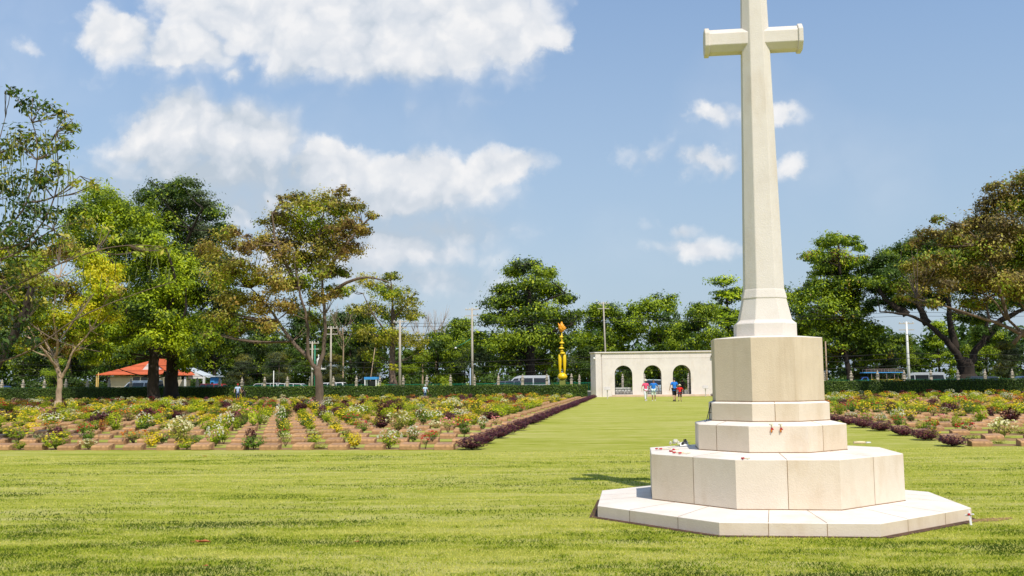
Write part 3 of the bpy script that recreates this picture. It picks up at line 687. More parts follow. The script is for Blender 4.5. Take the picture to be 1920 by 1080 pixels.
put('dark', 40, 600, 128, 'dark tree deep behind the left end of the hedge', 1.1)
put('dark', 130, 580, 126, 'dark tree behind the pale forked trunk', 1.1)
put('round', 100, 660, 118, 'small bright green tree behind the foot of the pale trunk', .8)
put('dark', 200, 560, 150, 'dark tree behind the orange roof, leftmost over it', 1.1)
put('dark', 300, 560, 152, 'dark tree behind the peak of the orange roof', 1.1)
put('dark', 400, 570, 140, 'dark tree behind the small orange pavilion', 1.2)
put('dark', 480, 590, 136, 'dark tree rising behind the feathery casuarinas', 1.1)
put('pine', 1660, 640, 122, 'feathery casuarina behind the open passenger truck', 1.4)
put('pine', 1600, 650, 124, 'feathery casuarina behind the layered tree', 1.3)
put('pine', 1890, 630, 124, 'feathery casuarina at the right edge behind the dark cars', 1.4)
put('pine', 1960, 640, 120, 'feathery casuarina cut by the right edge of the picture', 1.4)
put('tall', 1760, 600, 138, 'bright green tree seen between the forks of the rain tree', 1.2)
put('round', 1690, 620, 140, 'bright green tree behind the tall steel pole on the right', .9)
put('round', 1850, 600, 142, 'green tree seen under the rain tree on its right', 1.0)
put('round', 1530, 610, 130, 'green tree low behind the right side of the pedestal block', .9)
put('dark', 1180, 655, 124, 'low dark tree right behind the left arch', .8)
put('round', 770, 650, 150, 'low green tree behind the slender tree', .9)
put('dark', -60, 560, 132, 'dark tree beyond the left edge', 1.2)
put('dark', 530, 640, 128, 'low dark tree behind the parked white cars', .9)
random.seed(5)
for lst in FORMS.values():
    for f in lst:
        f['_used'] = False
cnt = {}
for (kind, px, Y, s, wide, label, group) in TREES:
    i = cnt.get(kind, 0); cnt[kind] = i+1
    f = FORMS[kind][i % 2]
    o = f if not f['_used'] else copy_tree(f)
    f['_used'] = True
    o.location = atY(px, Y); o.rotation_euler = (0, 0, random.uniform(0, 6.28)); o.scale = (s*wide, s*wide, s)
    tag(o, label, 'tree', 'trees beyond the road' if kind != 'pine' else 'feathery casuarinas beyond the road')
for o in bpy.data.objects:
    if '_used' in o: del o['_used']
# far wood closing the view
P, N, Tn = [], [], []
bl = []
for k in range(400):
    q = -130+235*k/400+random.uniform(-1, 1)
    g_ = GW(q, random.uniform(150, 168)); r = random.uniform(2.0, 3.2)
    bl.append((g_.x, g_.y, random.uniform(.3, 9.0), r))
P, N, Tn = foliage_pts(bl, .8, .8, .6)
v, t = leaves(P, N, .8, Tn, .6)
me = leafmesh('wood', [(v, t, 0)], [LF_DARK]); wd = bpy.data.objects.new('distant_wood', me); COL.objects.link(wd)
tag(wd, 'dense dark wood closing the view beyond the road', 'wood', kind='stuff')
# shrubby undergrowth along the far verge
bl = []
for k in range(210):
    q = -105+190*k/210; g_ = GW(q, random.uniform(134, 142)); bl.append((g_.x, g_.y, random.uniform(.2, 2.0), random.uniform(.9, 1.9)))
P, N, Tn = foliage_pts(bl, .45, .7, .5); v, t = leaves(P, N, .45, Tn, .5)
me = leafmesh('undergrowth', [(v, t, 0)], [LF_DARK]); wd = bpy.data.objects.new('undergrowth', me); COL.objects.link(wd)
tag(wd, 'dark undergrowth along the far side of the road', 'undergrowth', kind='stuff')
# leafless tree top seen against the sky
def bare_tree(px, top, p, label):
    Y = Yp(px, p); o = empty('bare_tree', atY(px, Y)); tag(o, label, 'tree', 'leafless trees')
    H = atY(px, Y, top).z; b = MB()
    limb(b, [(0,0,0),(.1,0,H*.4),(0,0,H*.7)], .14, .06, 6, .05)
    for k in range(16):
        z = H*random.uniform(.45,.7); a = random.uniform(0,6.28); l = random.uniform(.2,.42)*H
        e = Vector((math.cos(a)*l*.45, math.sin(a)*l*.45, z+l)); e.z = min(e.z, H*random.uniform(.9,1.02)); m_ = Vector((0,0,z)).lerp(e,.5)+Vector((math.cos(a),math.sin(a),0))*.25
        limb(b, [(0,0,z), m_, e], .035, .01, 4, .06, 3)
        for j in range(3): limb(b, [m_, m_.lerp(e,.6)+Vector((random.uniform(-.8,.8),random.uniform(-.8,.8),random.uniform(0,1)))], .016, .006, 3, .04, 2)
    b.build('trunk', BARK_PALE, o, fix=False)
bare_tree(815, 568, 128, 'leafless pale tree standing up behind the brown and grey poles')
bare_tree(790, 585, 130, 'smaller leafless tree left of the taller one')
bare_tree(640, 560, 126, 'leafless pale twigs over the dark trees right of the rusty crown')

# ------------------------------------------------------------------ garden of graves
random.seed(21)
def hor(px): return 716-.0096*(px-960)
def place(px, py):
    lo, hi = 4.0, 300.0
    for _ in range(50):
        m = (lo+hi)/2
        if atY(px, m, py).z < 0: hi = m
        else: lo = m
    v = atY(px, lo, py); v.z = 0; return v
def toq(v): return v.dot(QV), v.dot(PV)
def pxof(v): return 960+v.x/v.y*FPX
PL, PR = 23.0, 24.0
gsheet('garden_soil', -78, -4.3, PL+.12, 97.5, SOIL, .004)
gsheet('garden_soil', 7.75, 54, PR+.12, 97.5, SOIL, .004)
STR = MB()
for i in range(32):     # narrow grass strips between the rows
    for (q0, q1, p) in ((-78, -4.5, PL+.78+2.35*i), (8.0, 54, PR+.78+2.35*i)):
        if p < 96: STR.add([GW(q0,p,.010), GW(q1,p,.010), GW(q1,p+1.15,.010), GW(q0,p+1.15,.010)], [(0,1,2,3)])
so_ = STR.build('grass_strips', LAWN, fix=False); tag(so_, kind='structure')
# marker
def marker_mesh(seed):
    random.seed(seed); b = MB(); w, j = .232, random.uniform
    # side profile (y, z): upright front, rounded brow, face sloping up to the back
    pr = [(-.20,0), (-.205,.085), (-.19,.112), (-.16,.125), (.10,.158+j(-.01,.01)), (.13,.145), (.13,0)]
    n = len(pr); vs = [(-w+j(-.006,.006), y, z) for y, z in pr]+[(w+j(-.006,.006), y, z+j(-.004,.004)) for y, z in pr]
    b.add(vs, [tuple(range(n)), tuple(range(2*n-1, n-1, -1))]+[(i, (i+1) % n, (i+1) % n+n, i+n) for i in range(n)])
    return b
marks = []
for k in range(3):
    m_ = marker_mesh(k).build('grave_marker', MARKER, bevel=.008)
    marks.append(m_.data)
    bpy.data.objects.remove(m_)
pb = MB(); pb.add([(-.17,-.13,.138),(.17,-.13,.138),(.17,.08,.165),(-.17,.08,.165),(-.17,-.13,.12),(.17,-.13,.12),(.17,.08,.145),(-.17,.08,.145)], [(0,1,2,3),(4,7,6,5),(0,4,5,1),(1,5,6,2),(2,6,7,3),(3,7,4,0)])
po = pb.build('plaque', PLAQUE); PLQ = po.data; bpy.data.objects.remove(po)
spots = []
for side, p0, sp, qs in (('left', PL, .875, -1), ('right', PR, 1.03, 1)):
    for r in range(31):
        p = p0+2.35*r+.2
        for c in range(84):
            q = -4.52-sp*c if side == 'left' else 8.0+sp*c
            v = GW(q, p); px = pxof(v)
            if px < -15 or px > 1935: continue
            if 1352 < px < 1540: continue
            spots.append((v.y, side, r, c, v, q, p))
spots.sort(key=lambda t: t[0])
rest = MB()
for i, (Y, side, r, c, v, q, p) in enumerate(spots):
    random.seed(int(Y*1000)+c)
    rz = -BETA+random.uniform(-.05, .05); dq = random.uniform(-.04, .04)
    loc = v+QV*dq+Vector((0, 0, random.uniform(-.015, .006)))
    if i < 300:
        o = bpy.data.objects.new('grave_marker', marks[i % 3]); COL.objects.link(o)
        o.location = loc; o.rotation_euler = (random.uniform(-.02,.02), random.uniform(-.025,.025), rz)
        row = 'front row' if r == 0 else ordinal(r+1)+' row'
        tag(o, f'low sandy grave marker, {side} plot, {row}, {ordinal(c+1)} from the maroon border', 'grave marker', f'grave markers in the {side} garden plot')
        if i < 160:
            pq = bpy.data.objects.new('plaque', PLQ); COL.objects.link(pq); pq.parent = o
    else:
        M = Matrix.Translation(loc) @ Matrix.Rotation(rz, 4, 'Z')
        me = marks[i % 3]
        b0 = len(rest.v); rest.v += [tuple(M @ x.co) for x in me.vertices]
        for f in me.polygons: rest.f.append(tuple(b0+k for k in f.vertices)); rest.m.append(0); rest.sm.append(False); rest.c.append(random.random())
ro = rest.build('grave_markers', MARKER, fix=False)
tag(ro, 'many more low sandy grave markers in rows farther back towards the hedge', 'grave markers', kind='stuff')
print('MARKERS', len(spots))

# planting
PAL = {
 'golden': leafmat('leaf_golden', [(.28,.26,.008),(.58,.46,.006),(.80,.60,.008),(.90,.70,.015)], .3, .1),
 'lime': leafmat('leaf_lime', [(.08,.15,.004),(.24,.33,.008),(.46,.52,.012),(.72,.66,.025)], .35, .2),
 'green': leafmat('leaf_bush_green', [(.03,.07,.006),(.08,.16,.010),(.17,.27,.018),(.28,.38,.03)], .3, .2),
 'maroon': leafmat('leaf_maroon', [(.022,.005,.006),(.055,.010,.014),(.10,.018,.024),(.17,.045,.045)], .15, .2),
 'olive': leafmat('leaf_herb', [(.10,.11,.02),(.22,.23,.03),(.38,.37,.06),(.52,.48,.10)], .35, .2),
 'rustred': leafmat('leaf_red', [(.12,.02,.01),(.26,.06,.02),(.40,.13,.04),(.45,.22,.06)], .3, .2)}
FLW = {
 'white': leafmat('petal_white', [(.70,.68,.56),(.82,.80,.72)], .3, .05), 'cream': leafmat('petal_cream', [(.68,.62,.36),(.78,.74,.5)], .3, .1),
 'red': leafmat('petal_red', [(.50,.02,.02),(.68,.05,.06)], .3, .15), 'orange': leafmat('petal_orange', [(.72,.20,.02),(.80,.33,.05)], .3, .1),
 'yellow': leafmat('petal_yellow', [(.78,.60,.02),(.85,.70,.05)], .3, .1), 'pink': leafmat('petal_pink', [(.75,.22,.24),(.80,.42,.40)], .3, .15)}
STEM = mat('stem', (.13,.10,.05), .9, .2)
def bush_form(kind, leaf, flower=None, shape='dome', n=460, nf=0, lsz=.095, fsz=.075, seed=0):
    global rng
    rng = np.random.default_rng(seed+100); random.seed(seed)
    u = unit(n); rr = (.35+.65*rng.random(n)**.5)[:,None]
    P = u*rr
    # lobes so the outline is uneven
    lob = unit(9); lob[:,2] = np.abs(lob[:,2])
    ph = np.max(u@lob.T, axis=1)[:,None]
    P = P*(.62+.42*ph**3)
    if shape == 'dome': P = P*np.array([.5,.5,.52])+np.array([0,0,.45])
    elif shape == 'low': P = P*np.array([.5,.5,.56])+np.array([0,0,.40])
    elif shape == 'column': P = P*np.array([.46,.46,.5])+np.array([0,0,.5])
    elif shape == 'sparse': P = P*np.array([.5,.5,.42])+np.array([0,0,.58])
    P[:,2] = np.where(P[:,2] < .04, .04+rng.random(n)*.12, P[:,2])
    N = u*.8+np.array([.1,-.35,.55])+unit(n)*.6
    T_ = np.clip(rng.random(n)*.6+.5*(ph[:,0]-.5), 0, 1)
    v, t = leaves(P, N, lsz, T_, .55)
    sb = MB()
    for k in range(7 if shape != 'sparse' else 12):
        a = random.uniform(0, 6.28); e = Vector((math.cos(a)*.3, math.sin(a)*.3, random.uniform(.45,.8)))
        sb.tube([(0,0,-.03), e*.5+Vector((0,0,.05)), e], [.012,.009,.005], 4)
    sv_ = sb.mesh('s')
    me = leafmesh(kind, [(v, t, 0)], [PAL[leaf]])
    # join stems into the foliage mesh
    bm = bmesh.new(); bm.from_mesh(me); k0 = len(bm.faces); bm.from_mesh(sv_); bm.faces.ensure_lookup_table()
    for f in bm.faces[k0:]: f.material_index = 1
    bm.to_mesh(me); bm.free(); me.materials.append(STEM)
    fm = None
    if flower:
        u2 = unit(nf); u2[:,2] = np.abs(u2[:,2])*.9+.1
        ph2 = np.max(u2@lob.T, axis=1)[:,None]
        c = u2*(.68+.42*ph2**3)*np.array([.5,.5,.47])*(1.0 if shape != 'low' else .95)+np.array([0,0,.5 if shape != 'sparse' else .58])
        Pf = np.repeat(c, 4, 0)+rng.normal(size=(nf*4,3))*fsz*.22
        Nf = np.repeat(u2, 4, 0)*.7+unit(nf*4)*.8+np.array([0,-.15,.4])
        vf, tf = leaves(Pf, Nf, fsz, rng.random(nf*4), .85)
        fm = leafmesh('flowers', [(vf, tf, 0)], [FLW[flower]])
    return me, fm
KIND = {}
def defk(name, noun, desc, *variants): KIND[name] = (noun, desc, [bush_form(noun, *v[0], **v[1]) for v in variants])
defk('golden', 'golden_shrub', 'golden yellow leaved shrub', (('golden',), dict(shape='dome', n=520, seed=1)), (('golden',), dict(shape='low', n=460, seed=2)))
defk('lime', 'yellow_green_shrub', 'yellow-green leafy bush', (('lime',), dict(shape='dome', n=500, seed=3)), (('lime', 'yellow'), dict(shape='dome', n=420, nf=28, seed=4)), (('lime',), dict(shape='column', n=520, seed=5)))
defk('green', 'green_bush', 'dark green bush', (('green',), dict(shape='dome', n=520, seed=6)), (('green', 'red'), dict(shape='dome', n=460, nf=26, seed=7)))
defk('maroon', 'maroon_bush', 'dark maroon leaved bush', (('maroon',), dict(shape='dome', n=560, seed=8, lsz=.12)), (('maroon',), dict(shape='column', n=500, seed=9, lsz=.12)))
defk('white', 'white_flower_bush', 'bush covered in small white flowers', (('lime', 'white'), dict(shape='dome', n=400, nf=55, seed=10, fsz=.07)), (('green', 'white'), dict(shape='dome', n=400, nf=50, seed=11, fsz=.07)), (('olive', 'cream'), dict(shape='dome', n=400, nf=60, seed=12, fsz=.08)))
defk('yellow', 'yellow_flower_bush', 'green bush with bright yellow flowers', (('green', 'yellow'), dict(shape='dome', n=400, nf=40, seed=13, fsz=.09)), (('lime', 'yellow'), dict(shape='sparse', n=200, nf=26, seed=14)))
defk('rose', 'rose_bush', 'open rose bush with red blooms', (('green', 'red'), dict(shape='sparse', n=150, nf=24, seed=15, fsz=.095)), (('olive', 'pink'), dict(shape='sparse', n=130, nf=24, seed=16, fsz=.09)))
defk('orange', 'orange_flower_bush', 'small bush with orange flowers', (('olive', 'orange'), dict(shape='sparse', n=180, nf=26, seed=17, fsz=.08)), (('rustred', 'orange'), dict(shape='dome', n=360, nf=28, seed=18, fsz=.07)))
defk('herb', 'herb_clump', 'sparse olive clump of low herbs', (('olive',), dict(shape='low', n=360, seed=19)), (('olive', 'cream'), dict(shape='sparse', n=170, nf=26, seed=20, fsz=.06)), (('lime',), dict(shape='low', n=340, seed=22)))
front = [(36,829,'green',24,24),(105,835,'maroon',30,34),(162,835,'green',33,40,1),(283,838,'golden',44,30),(338,838,'white',50,50,2),(404,838,'white',36,38,0),(470,838,'maroon',26,34),(216,815,'lime',30,42,2),(177,802,'maroon',34,24),
 (60,808,'golden',34,16),(245,825,'lime',24,11),(193,812,'orange',22,24),(270,813,'white',32,36,1),(335,812,'golden',26,14),(385,812,'lime',36,30),(425,812,'white',32,36,0),(322,792,'maroon',30,22),(275,791,'maroon',42,30),(308,776,'lime',30,30),
 (130,779,'yellow',30,24),(105,777,'maroon',22,12),(150,777,'herb',24,18),(50,797,'yellow',34,24),(95,802,'white',40,26),(440,800,'maroon',27,28,1),(475,803,'lime',26,30,2),(215,772,'white',18,14),(5,795,'herb',30,18),(15,770,'orange',26,14),
 (487,805,'lime',19,44,2),(525,811,'white',26,46,1),(530,822,'green',26,18),(535,838,'herb',26,24,1),(572,804,'yellow',32,26),(588,833,'lime',32,17),(628,813,'golden',36,18),(600,842,'herb',36,12,0),(665,842,'golden',36,30),(650,822,'green',22,18),
 (680,813,'green',30,24),(717,807,'maroon',37,28),(730,842,'white',42,34,0),(747,812,'white',46,38,2),(775,831,'white',30,30,1),(770,804,'lime',32,34),(798,842,'rose',18,24,0),(812,832,'rose',20,22,0),(870,821,'green',30,38,1),(840,813,'rose',26,28,1),
 (793,799,'white',30,30,1),(687,781,'lime',27,27),(857,779,'maroon',17,19),(893,779,'yellow',25,27),(905,809,'white',20,26,1),(930,802,'rose',22,20,1),(862,798,'yellow',27,18),(815,793,'white',30,22),(660,790,'white',28,22),(640,775,'herb',24,20),(600,788,'green',0,0),
 (1747,813,'green',30,26,1),(1882,821,'white',46,34,2),(1812,813,'rose',38,18,0),(1838,797,'lime',30,36,2),(1895,797,'maroon',36,32),(1872,832,'herb',34,10,0),(1685,796,'white',24,28,0),(1700,784,'golden',24,15),(1740,774,'golden',26,13),(1640,767,'lime',38,24),
 (1672,771,'maroon',24,19),(1632,796,'herb',24,21,1),(1652,798,'white',20,22,1),(1697,804,'herb',22,11,2),(1770,798,'rose',24,20,1),(1725,750,'maroon',22,15),(1873,769,'lime',30,22),(1858,784,'maroon',17,22,1),(1780,776,'yellow',26,22),(1912,762,'orange',28,22,1),(1600,760,'orange',24,16),(1580,770,'rose',22,14,1)]
plants = []
for f in front:
    if f[3] == 0: continue
    v = place(f[0], f[1]); s = v.y/FPX
    plants.append((v, f[2], f[3]*s*1.08, f[4]*s*1.1, f[5] if len(f) > 5 else None))
fixed = [(p[0].x, p[0].y) for p in plants]
random.seed(33)
choice_w = dict(golden=22, lime=34, green=7, maroon=13, white=9, yellow=15, rose=3, orange=5, herb=10)
for (Y, side, r, c, v, q, p) in spots:
    w = GW(q-.44, p+random.uniform(-.12, .1))
    near = Y < 40
    if near:
        if min((w.x-a)**2+(w.y-b)**2 for a, b in fixed) < .7: continue
        if random.random() > .72: continue
    elif random.random() > (.92 if Y < 62 else .88): continue
    k = random.choices(list(choice_w), choice_w.values())[0]
    if near and k in ('maroon', 'golden'): k = 'herb'
    wd_ = random.uniform(.42, .82)*(.95 if near else 1.28 if Y < 62 else 1.15); hh = random.uniform(.34, .70 if Y < 62 else .60)*(.6 if k in ('herb', 'golden') else 1)*(.75 if near else 1)
    if side == 'left' and q > -5.3: continue
    plants.append((w, k, wd_, hh, None))
plants.sort(key=lambda t: t[0].y)
num = {}; rowcnt = {}
INFO = []
for (v, k, w, h, var) in plants:
    noun, desc, vs = KIND[k]; num[k] = num.get(k, 0)+1
    random.seed(int(v.x*913)+int(v.y*531))
    me, fm = vs[var % len(vs)] if var is not None else random.choice(vs)
    q, p = toq(v); side = 'left' if q < 2 else 'right'; p0 = PL if side == 'left' else PR
    r = max(0, int(round((p-p0)/2.35))); rowcnt[(k, side, r)] = rowcnt.get((k, side, r), 0)+1
    if num[k] > 300: continue
    o = bpy.data.objects.new(noun, me); COL.objects.link(o); o.location = v
    o.rotation_euler = (0, 0, random.uniform(0, 6.28)); o.scale = (w, w*random.uniform(.8, 1), h)
    INFO.append((o, k, side, r, q))
    tag(o, None, 'bush', f'{desc}es in the {side} garden plot'.replace('bushes in', 'bushes in') if desc.endswith('bush') else f'{noun.replace("_"," ")}s in the {side} garden plot')
    if fm:
        fo = bpy.data.objects.new('flowers', fm); COL.objects.link(fo); fo.parent = o
# number them along each row, counted from the path
byrow = {}
for (o, k, side, r, q) in INFO: byrow.setdefault((k, side, r), []).append((abs(q-1.7), o))
for (k, side, r), lst in byrow.items():
    lst.sort(key=lambda t: t[0])
    desc = KIND[k][1]; row = 'front row' if r == 0 else ordinal(r+1)+' row'
    for i, (_, o) in enumerate(lst):
        which = 'only one there' if len(lst) == 1 else f'{ordinal(i+1)} such from path'
        o['label'] = f'{desc}, {side} plot, {row}, {which}'
print('PLANTS', len(plants), num)

# maroon border bushes along both sides of the grass path
fb = [bush_form('border_bush', 'maroon', shape='low', n=1100, seed=40+i, lsz=.085) for i in range(3)]
for side, q0, p0 in (('left', -3.95, PL), ('right', 7.38, PR)):
    for i in range(32):
        p = p0+.15+2.28*i+(0 if i == 0 else random.uniform(-.15, .15))
        v = GW(q0+random.uniform(-.06,.06), p)
        if side == 'right' and 1340 < pxof(v) < 1545: continue
        o = bpy.data.objects.new('border_bush', random.choice(fb)[0]); COL.objects.link(o); o.location = v
        o.rotation_euler = (0, 0, -BETA); o.scale = (random.uniform(.72,.84), random.uniform(.80,.95) if i < 9 else random.uniform(.95,1.2), random.uniform(.31,.38))
        tag(o, f'low maroon border bush on the {side} edge of the grass path, {ordinal(i+1)} from the front', 'bush', 'maroon bushes bordering the grass path')

# clipped hedges
LF_HEDGE = leafmat('leaf_hedge', [(.026,.050,.005),(.048,.092,.008),(.080,.135,.012),(.13,.19,.02)], .25, .05)
HCORE = mat('hedge_core', (.03,.055,.012), 1.0, .2, 3)
def hedge(q0, q1, p, w, h0, h1, label):
    o = empty('hedge', GW((q0+q1)/2, p), -BETA); tag(o, label, 'hedge', 'clipped hedges behind the graves')
    L = (q1-q0)/2; b = MB(); n = 40
    for i in range(n):
        x0, x1 = -L+2*L*i/n, -L+2*L*(i+1)/n; a0, a1 = h0+(h1-h0)*i/n, h0+(h1-h0)*(i+1)/n
        b.add([(x0,-w/2+.04,0),(x1,-w/2+.04,0),(x1,-w/2+.04,a1-.05),(x0,-w/2+.04,a0-.05),(x0,w/2,a0-.05),(x1,w/2,a1-.05)], [(0,1,2,3),(3,2,5,4)])
    b.build('branches', HCORE, o, fix=False)
    N_ = int(2*L*330); x = rng.uniform(-L, L, N_); hh = h0+(h1-h0)*(x+L)/(2*L)
    hh = hh+.035*np.sin(x*.7)+.025*np.sin(x*2.9+1)
    top = rng.random(N_) < .42
    y = np.where(top, rng.uniform(-w/2, w/2, N_), -w/2+rng.normal(size=N_)*.045)
    z = np.where(top, hh+rng.normal(size=N_)*.025, hh*rng.random(N_))
    nn = np.where(top[:,None], np.array([0,-.1,1.0]), np.array([0,-1.0,.35]))+unit(N_)*.75
    t = np.clip(.5+.2*np.sin(x*.9)+rng.normal(size=N_)*.25, 0, 1)
    v, t = leaves(np.stack([x,y,z],1), nn, .15, t, .6)
    me = leafmesh('foliage', [(v, t, 0)], [LF_HEDGE]); f = bpy.data.objects.new('foliage', me); COL.objects.link(f); f.parent = o
    return o
hedge(-82, -4.75, 99.2, 1.3, 1.48, 1.20, 'long low clipped green hedge closing the left garden plot')
hedge(8.2, 56, 99.2, 1.3, 1.36, 1.40, 'clipped green hedge closing the right garden plot, partly in tree shade')
bf = bush_form('round_bush', 'lime', shape='dome', n=900, seed=60, lsz=.07)
for px, s, lab in ((713, .75, 'rounded clipped yellow-green bush showing over the hedge beside the blue shelter'), (835, .85, 'rounded clipped yellow-green bush showing over the hedge between two fence pillars')):
    o = bpy.data.objects.new('clipped_bush', bf[0]); COL.objects.link(o); o.location = atY(px, Yp(px, 101.5)); o.scale = (1.5*s*1.2, 1.5*s, 1.85*s+.35)
    tag(o, lab, 'bush', 'clipped round bushes behind the hedge')

# ------------------------------------------------------------------ white gateway
random.seed(3)
gate = empty('gateway', GW(1.75, 98), -BETA); tag(gate, 'long white flat-roofed entrance building with three arches', 'gateway')
GQ0, GQ1, GZ = -5.0, 6.05, 4.36
def arch_wall(mb, x0, x1, z0, z1, arches, y0, y1, mi=0):
    """wall between planes y0 and y1 with round-headed openings (centre, half width, sill, spring)"""
    edges = []; N_ = 14
    xs = x0
    def quad(a, b, c, d):   # both faces
        for y, o in ((y0, 1), (y1, -1)):
            v = [(p[0], y, p[1]) for p in (a, b, c, d)]; mb.add(v, [(0,1,2,3) if o == 1 else (3,2,1,0)], mi)
    for (c, w, s, sp) in arches:
        quad((xs,z0), (c-w,z0), (c-w,z1), (xs,z1))
        pts = [(c-w*math.cos(math.pi*i/N_), sp+w*math.sin(math.pi*i/N_)) for i in range(N_+1)]
        for a, b in zip(pts[:-1], pts[1:]): quad(a, b, (b[0],z1), (a[0],z1))
        rim = [(c-w, s)]+pts+[(c+w, s)]
        for a, b in zip(rim, rim[1:]+rim[:1]): mb.add([(a[0],y0,a[1]),(b[0],y0,b[1]),(b[0],y1,b[1]),(a[0],y1,a[1])], [(0,1,2,3)], mi)
        if s > z0: quad((c-w,z0), (c+w,z0), (c+w,s), (c-w,s))
        xs = c+w
    quad((xs,z0), (x1,z0), (x1,z1), (xs,z1))
    mb.add([(x0,y0,z1),(x1,y0,z1),(x1,y1,z1),(x0,y1,z1)], [(0,1,2,3)], mi)
    for x in (x0, x1): mb.add([(x,y0,z0),(x,y1,z0),(x,y1,z1),(x,y0,z1)], [(0,1,2,3)], mi)
AR = [(-2.87,.88,.22,2.24),(0,.88,.22,2.24),(2.87,.88,.22,2.24)]
m_ = MB(); arch_wall(m_, GQ0+.02, GQ1, 0, GZ, AR, 0, .55); m_.build('front_wall', GATE_W, gate, fix=False)
m_ = MB(); arch_wall(m_, GQ0+.02, GQ1, 0, GZ, [(a,w,.05,s) for a,w,_,s in AR], 3.2, 3.6); m_.build('back_wall', GATE_W, gate, fix=False)
m_ = MB(); m_.add([(GQ0-.1,-.05,0),(GQ0-.1,-.05,GZ),(GQ0-.62,-.05,0),(GQ0-.62,-.05,GZ),(GQ0-1.16,.75,0),(GQ0-1.16,.75,GZ),(GQ0-1.16,3.6,0),(GQ0-1.16,3.6,GZ),(GQ0-.1,3.6,0),(GQ0-.1,3.6,GZ)],
                 [(0,1,3,2),(2,3,5,4),(4,5,7,6),(6,7,9,8),(8,9,1,0),(1,9,7,5,3)]); m_.build('end_pier', GATE_W, gate)
m_ = MB(); m_.box(GQ1+.1, GQ1+1.1, -.05, 3.6, 0, GZ); m_.build('end_pier', GATE_W, gate)
m_ = MB(); m_.box(GQ0-.1, GQ0+.02, .10, 3.5, 0, GZ-.02); m_.box(GQ1, GQ1+.1, .10, 3.5, 0, GZ-.02); m_.build('side_wall', GATE_W, gate)
m_ = MB(); m_.add([(GQ0-.7,-.13,GZ),(GQ1+1.18,-.13,GZ),(GQ1+1.18,3.7,GZ),(GQ0-1.25,3.7,GZ),(GQ0-1.25,.72,GZ),(GQ0-.7,-.13,GZ+.12),(GQ1+1.18,-.13,GZ+.12),(GQ1+1.18,3.7,GZ+.12),(GQ0-1.25,3.7,GZ+.12),(GQ0-1.25,.72,GZ+.12)],
                 [(0,4,3,2,1),(5,6,7,8,9),(0,1,6,5),(1,2,7,6),(2,3,8,7),(3,4,9,8),(4,0,5,9)]); m_.build('roof', GATE_W, gate, bevel=.02)
m_ = MB(); m_.box(GQ0+.1, GQ1-.1, -.014, -.001, GZ-.55, GZ-.50); m_.build('string_course', GATE_W, gate)
m_ = MB(); m_.box(GQ0+1.0, GQ1-.6, -.35, -.002, 0, .20); m_.box(GQ0+.7, GQ1-.3, -.75, -.352, 0, .09); m_.build('steps', GATE_PL, gate, bevel=.01)
for c, w, s, sp in AR:
    m_ = MB(); z1 = 1.35
    for i in range(13): x = c-w+.06+i*(2*w-.12)/12; m_.bar((x,.4,s), (x,.4,z1+.10*math.sin(math.pi*i/12)), .028)
    for z in (s+.08, s+.55, z1-.1): m_.bar((c-w,.4,z), (c+w,.4,z), .035)
    for i in range(6):
        a = c-w+.15+i*.32
        m_.bar((a,.4,s+.1), (a+.15,.4,s+.5), .02); m_.bar((a+.15,.4,s+.5), (a+.30,.4,s+.1), .02)
    m_.build('iron_gate', IRON, gate)
m_ = MB(); m_.box(-3.7, -2.1, .42, .46, .55, .92); m_.build('white_panel', WHITEP, gate)
m_ = MB(); m_.lathe((GQ0-.75,-.12,3.75), [(.02,0),(.11,.03),(.12,.12),(.06,.2),(.02,.21)], 10); m_.build('lamp', WHITEP, gate)
m_ = MB(); m_.box(GQ1-.3, GQ1-.12, -.2, -.02, GZ-.55, GZ-.35); m_.build('lamp', IRON, gate)
# two low information boards
for (px, py, lab) in ((1139, 748, 'low grey information board on a post left of the arches'), (1323, 744, 'thin post-mounted board at the right end of the gateway by the pedestal')):
    v = place(px, py); o = empty('information_board', v, -BETA+.15); tag(o, lab, 'sign', 'low boards before the gateway')
    b = MB(); b.bar((0,0,0), (0,0,.85), .07); b.build('post', CONC, o)
    b = MB(); b.add([(-.28,-.18,.78),(.28,-.18,.78),(.28,.2,1.05),(-.28,.2,1.05),(-.28,-.18,.82),(.28,-.18,.82),(.28,.2,1.09),(-.28,.2,1.09)], [(0,3,2,1),(4,5,6,7),(0,1,5,4),(1,2,6,5),(2,3,7,6),(3,0,4,7)]); b.build('panel', CONC, o)

# ------------------------------------------------------------------ roadside fence of pillars and green rails
FP = 104.2
fence = empty('pillar_fence', GW(0, FP), -BETA); tag(fence, 'roadside fence of pale capped pillars with green bars behind the hedge', 'fence')
pm = MB(); pm.box(-.13,.13,-.13,.13,0,1.75); pm.box(-.18,.18,-.18,.18,1.753,1.83); pm.box(-.10,.10,-.10,.10,1.833,2.02); pm.lathe((0,0,2.023), [(.15,0),(.16,.05),(.10,.12),(.08,.22),(.11,.27),(.04,.36),(.01,.42)], 8)
p0_ = pm.build('pillar', PILL, fence, bevel=.01)
rm = MB()
for i in range(13): rm.bar((.28+i*.17,0,.15), (.28+i*.17,0,1.52), .025)
for z in (.3, 1.42): rm.bar((.14,0,z), (2.48,0,z), .04)
r0_ = rm.build('rail_panel', GREENP, fence)
wm = MB(); wm.box(.134, 2.49, -.09, .09, 0, .45); w0_ = wm.build('low_wall', CONC, fence)
first = True
for i in range(-30, 22):
    x = 1.15+2.62*i
    if -5.4 < x < 7.9: continue
    for src in (p0_, r0_, w0_):
        if first: c = src
        else: c = bpy.data.objects.new(src.name.split('.')[0], src.data); COL.objects.link(c); c.parent = fence
        c.location = (x, 0, 0)
    first = False
fr = empty('pillar_fence', GW(1.15, FP+15), -BETA); tag(fr, 'far roadside wall of pillars seen through the arches', 'fence')
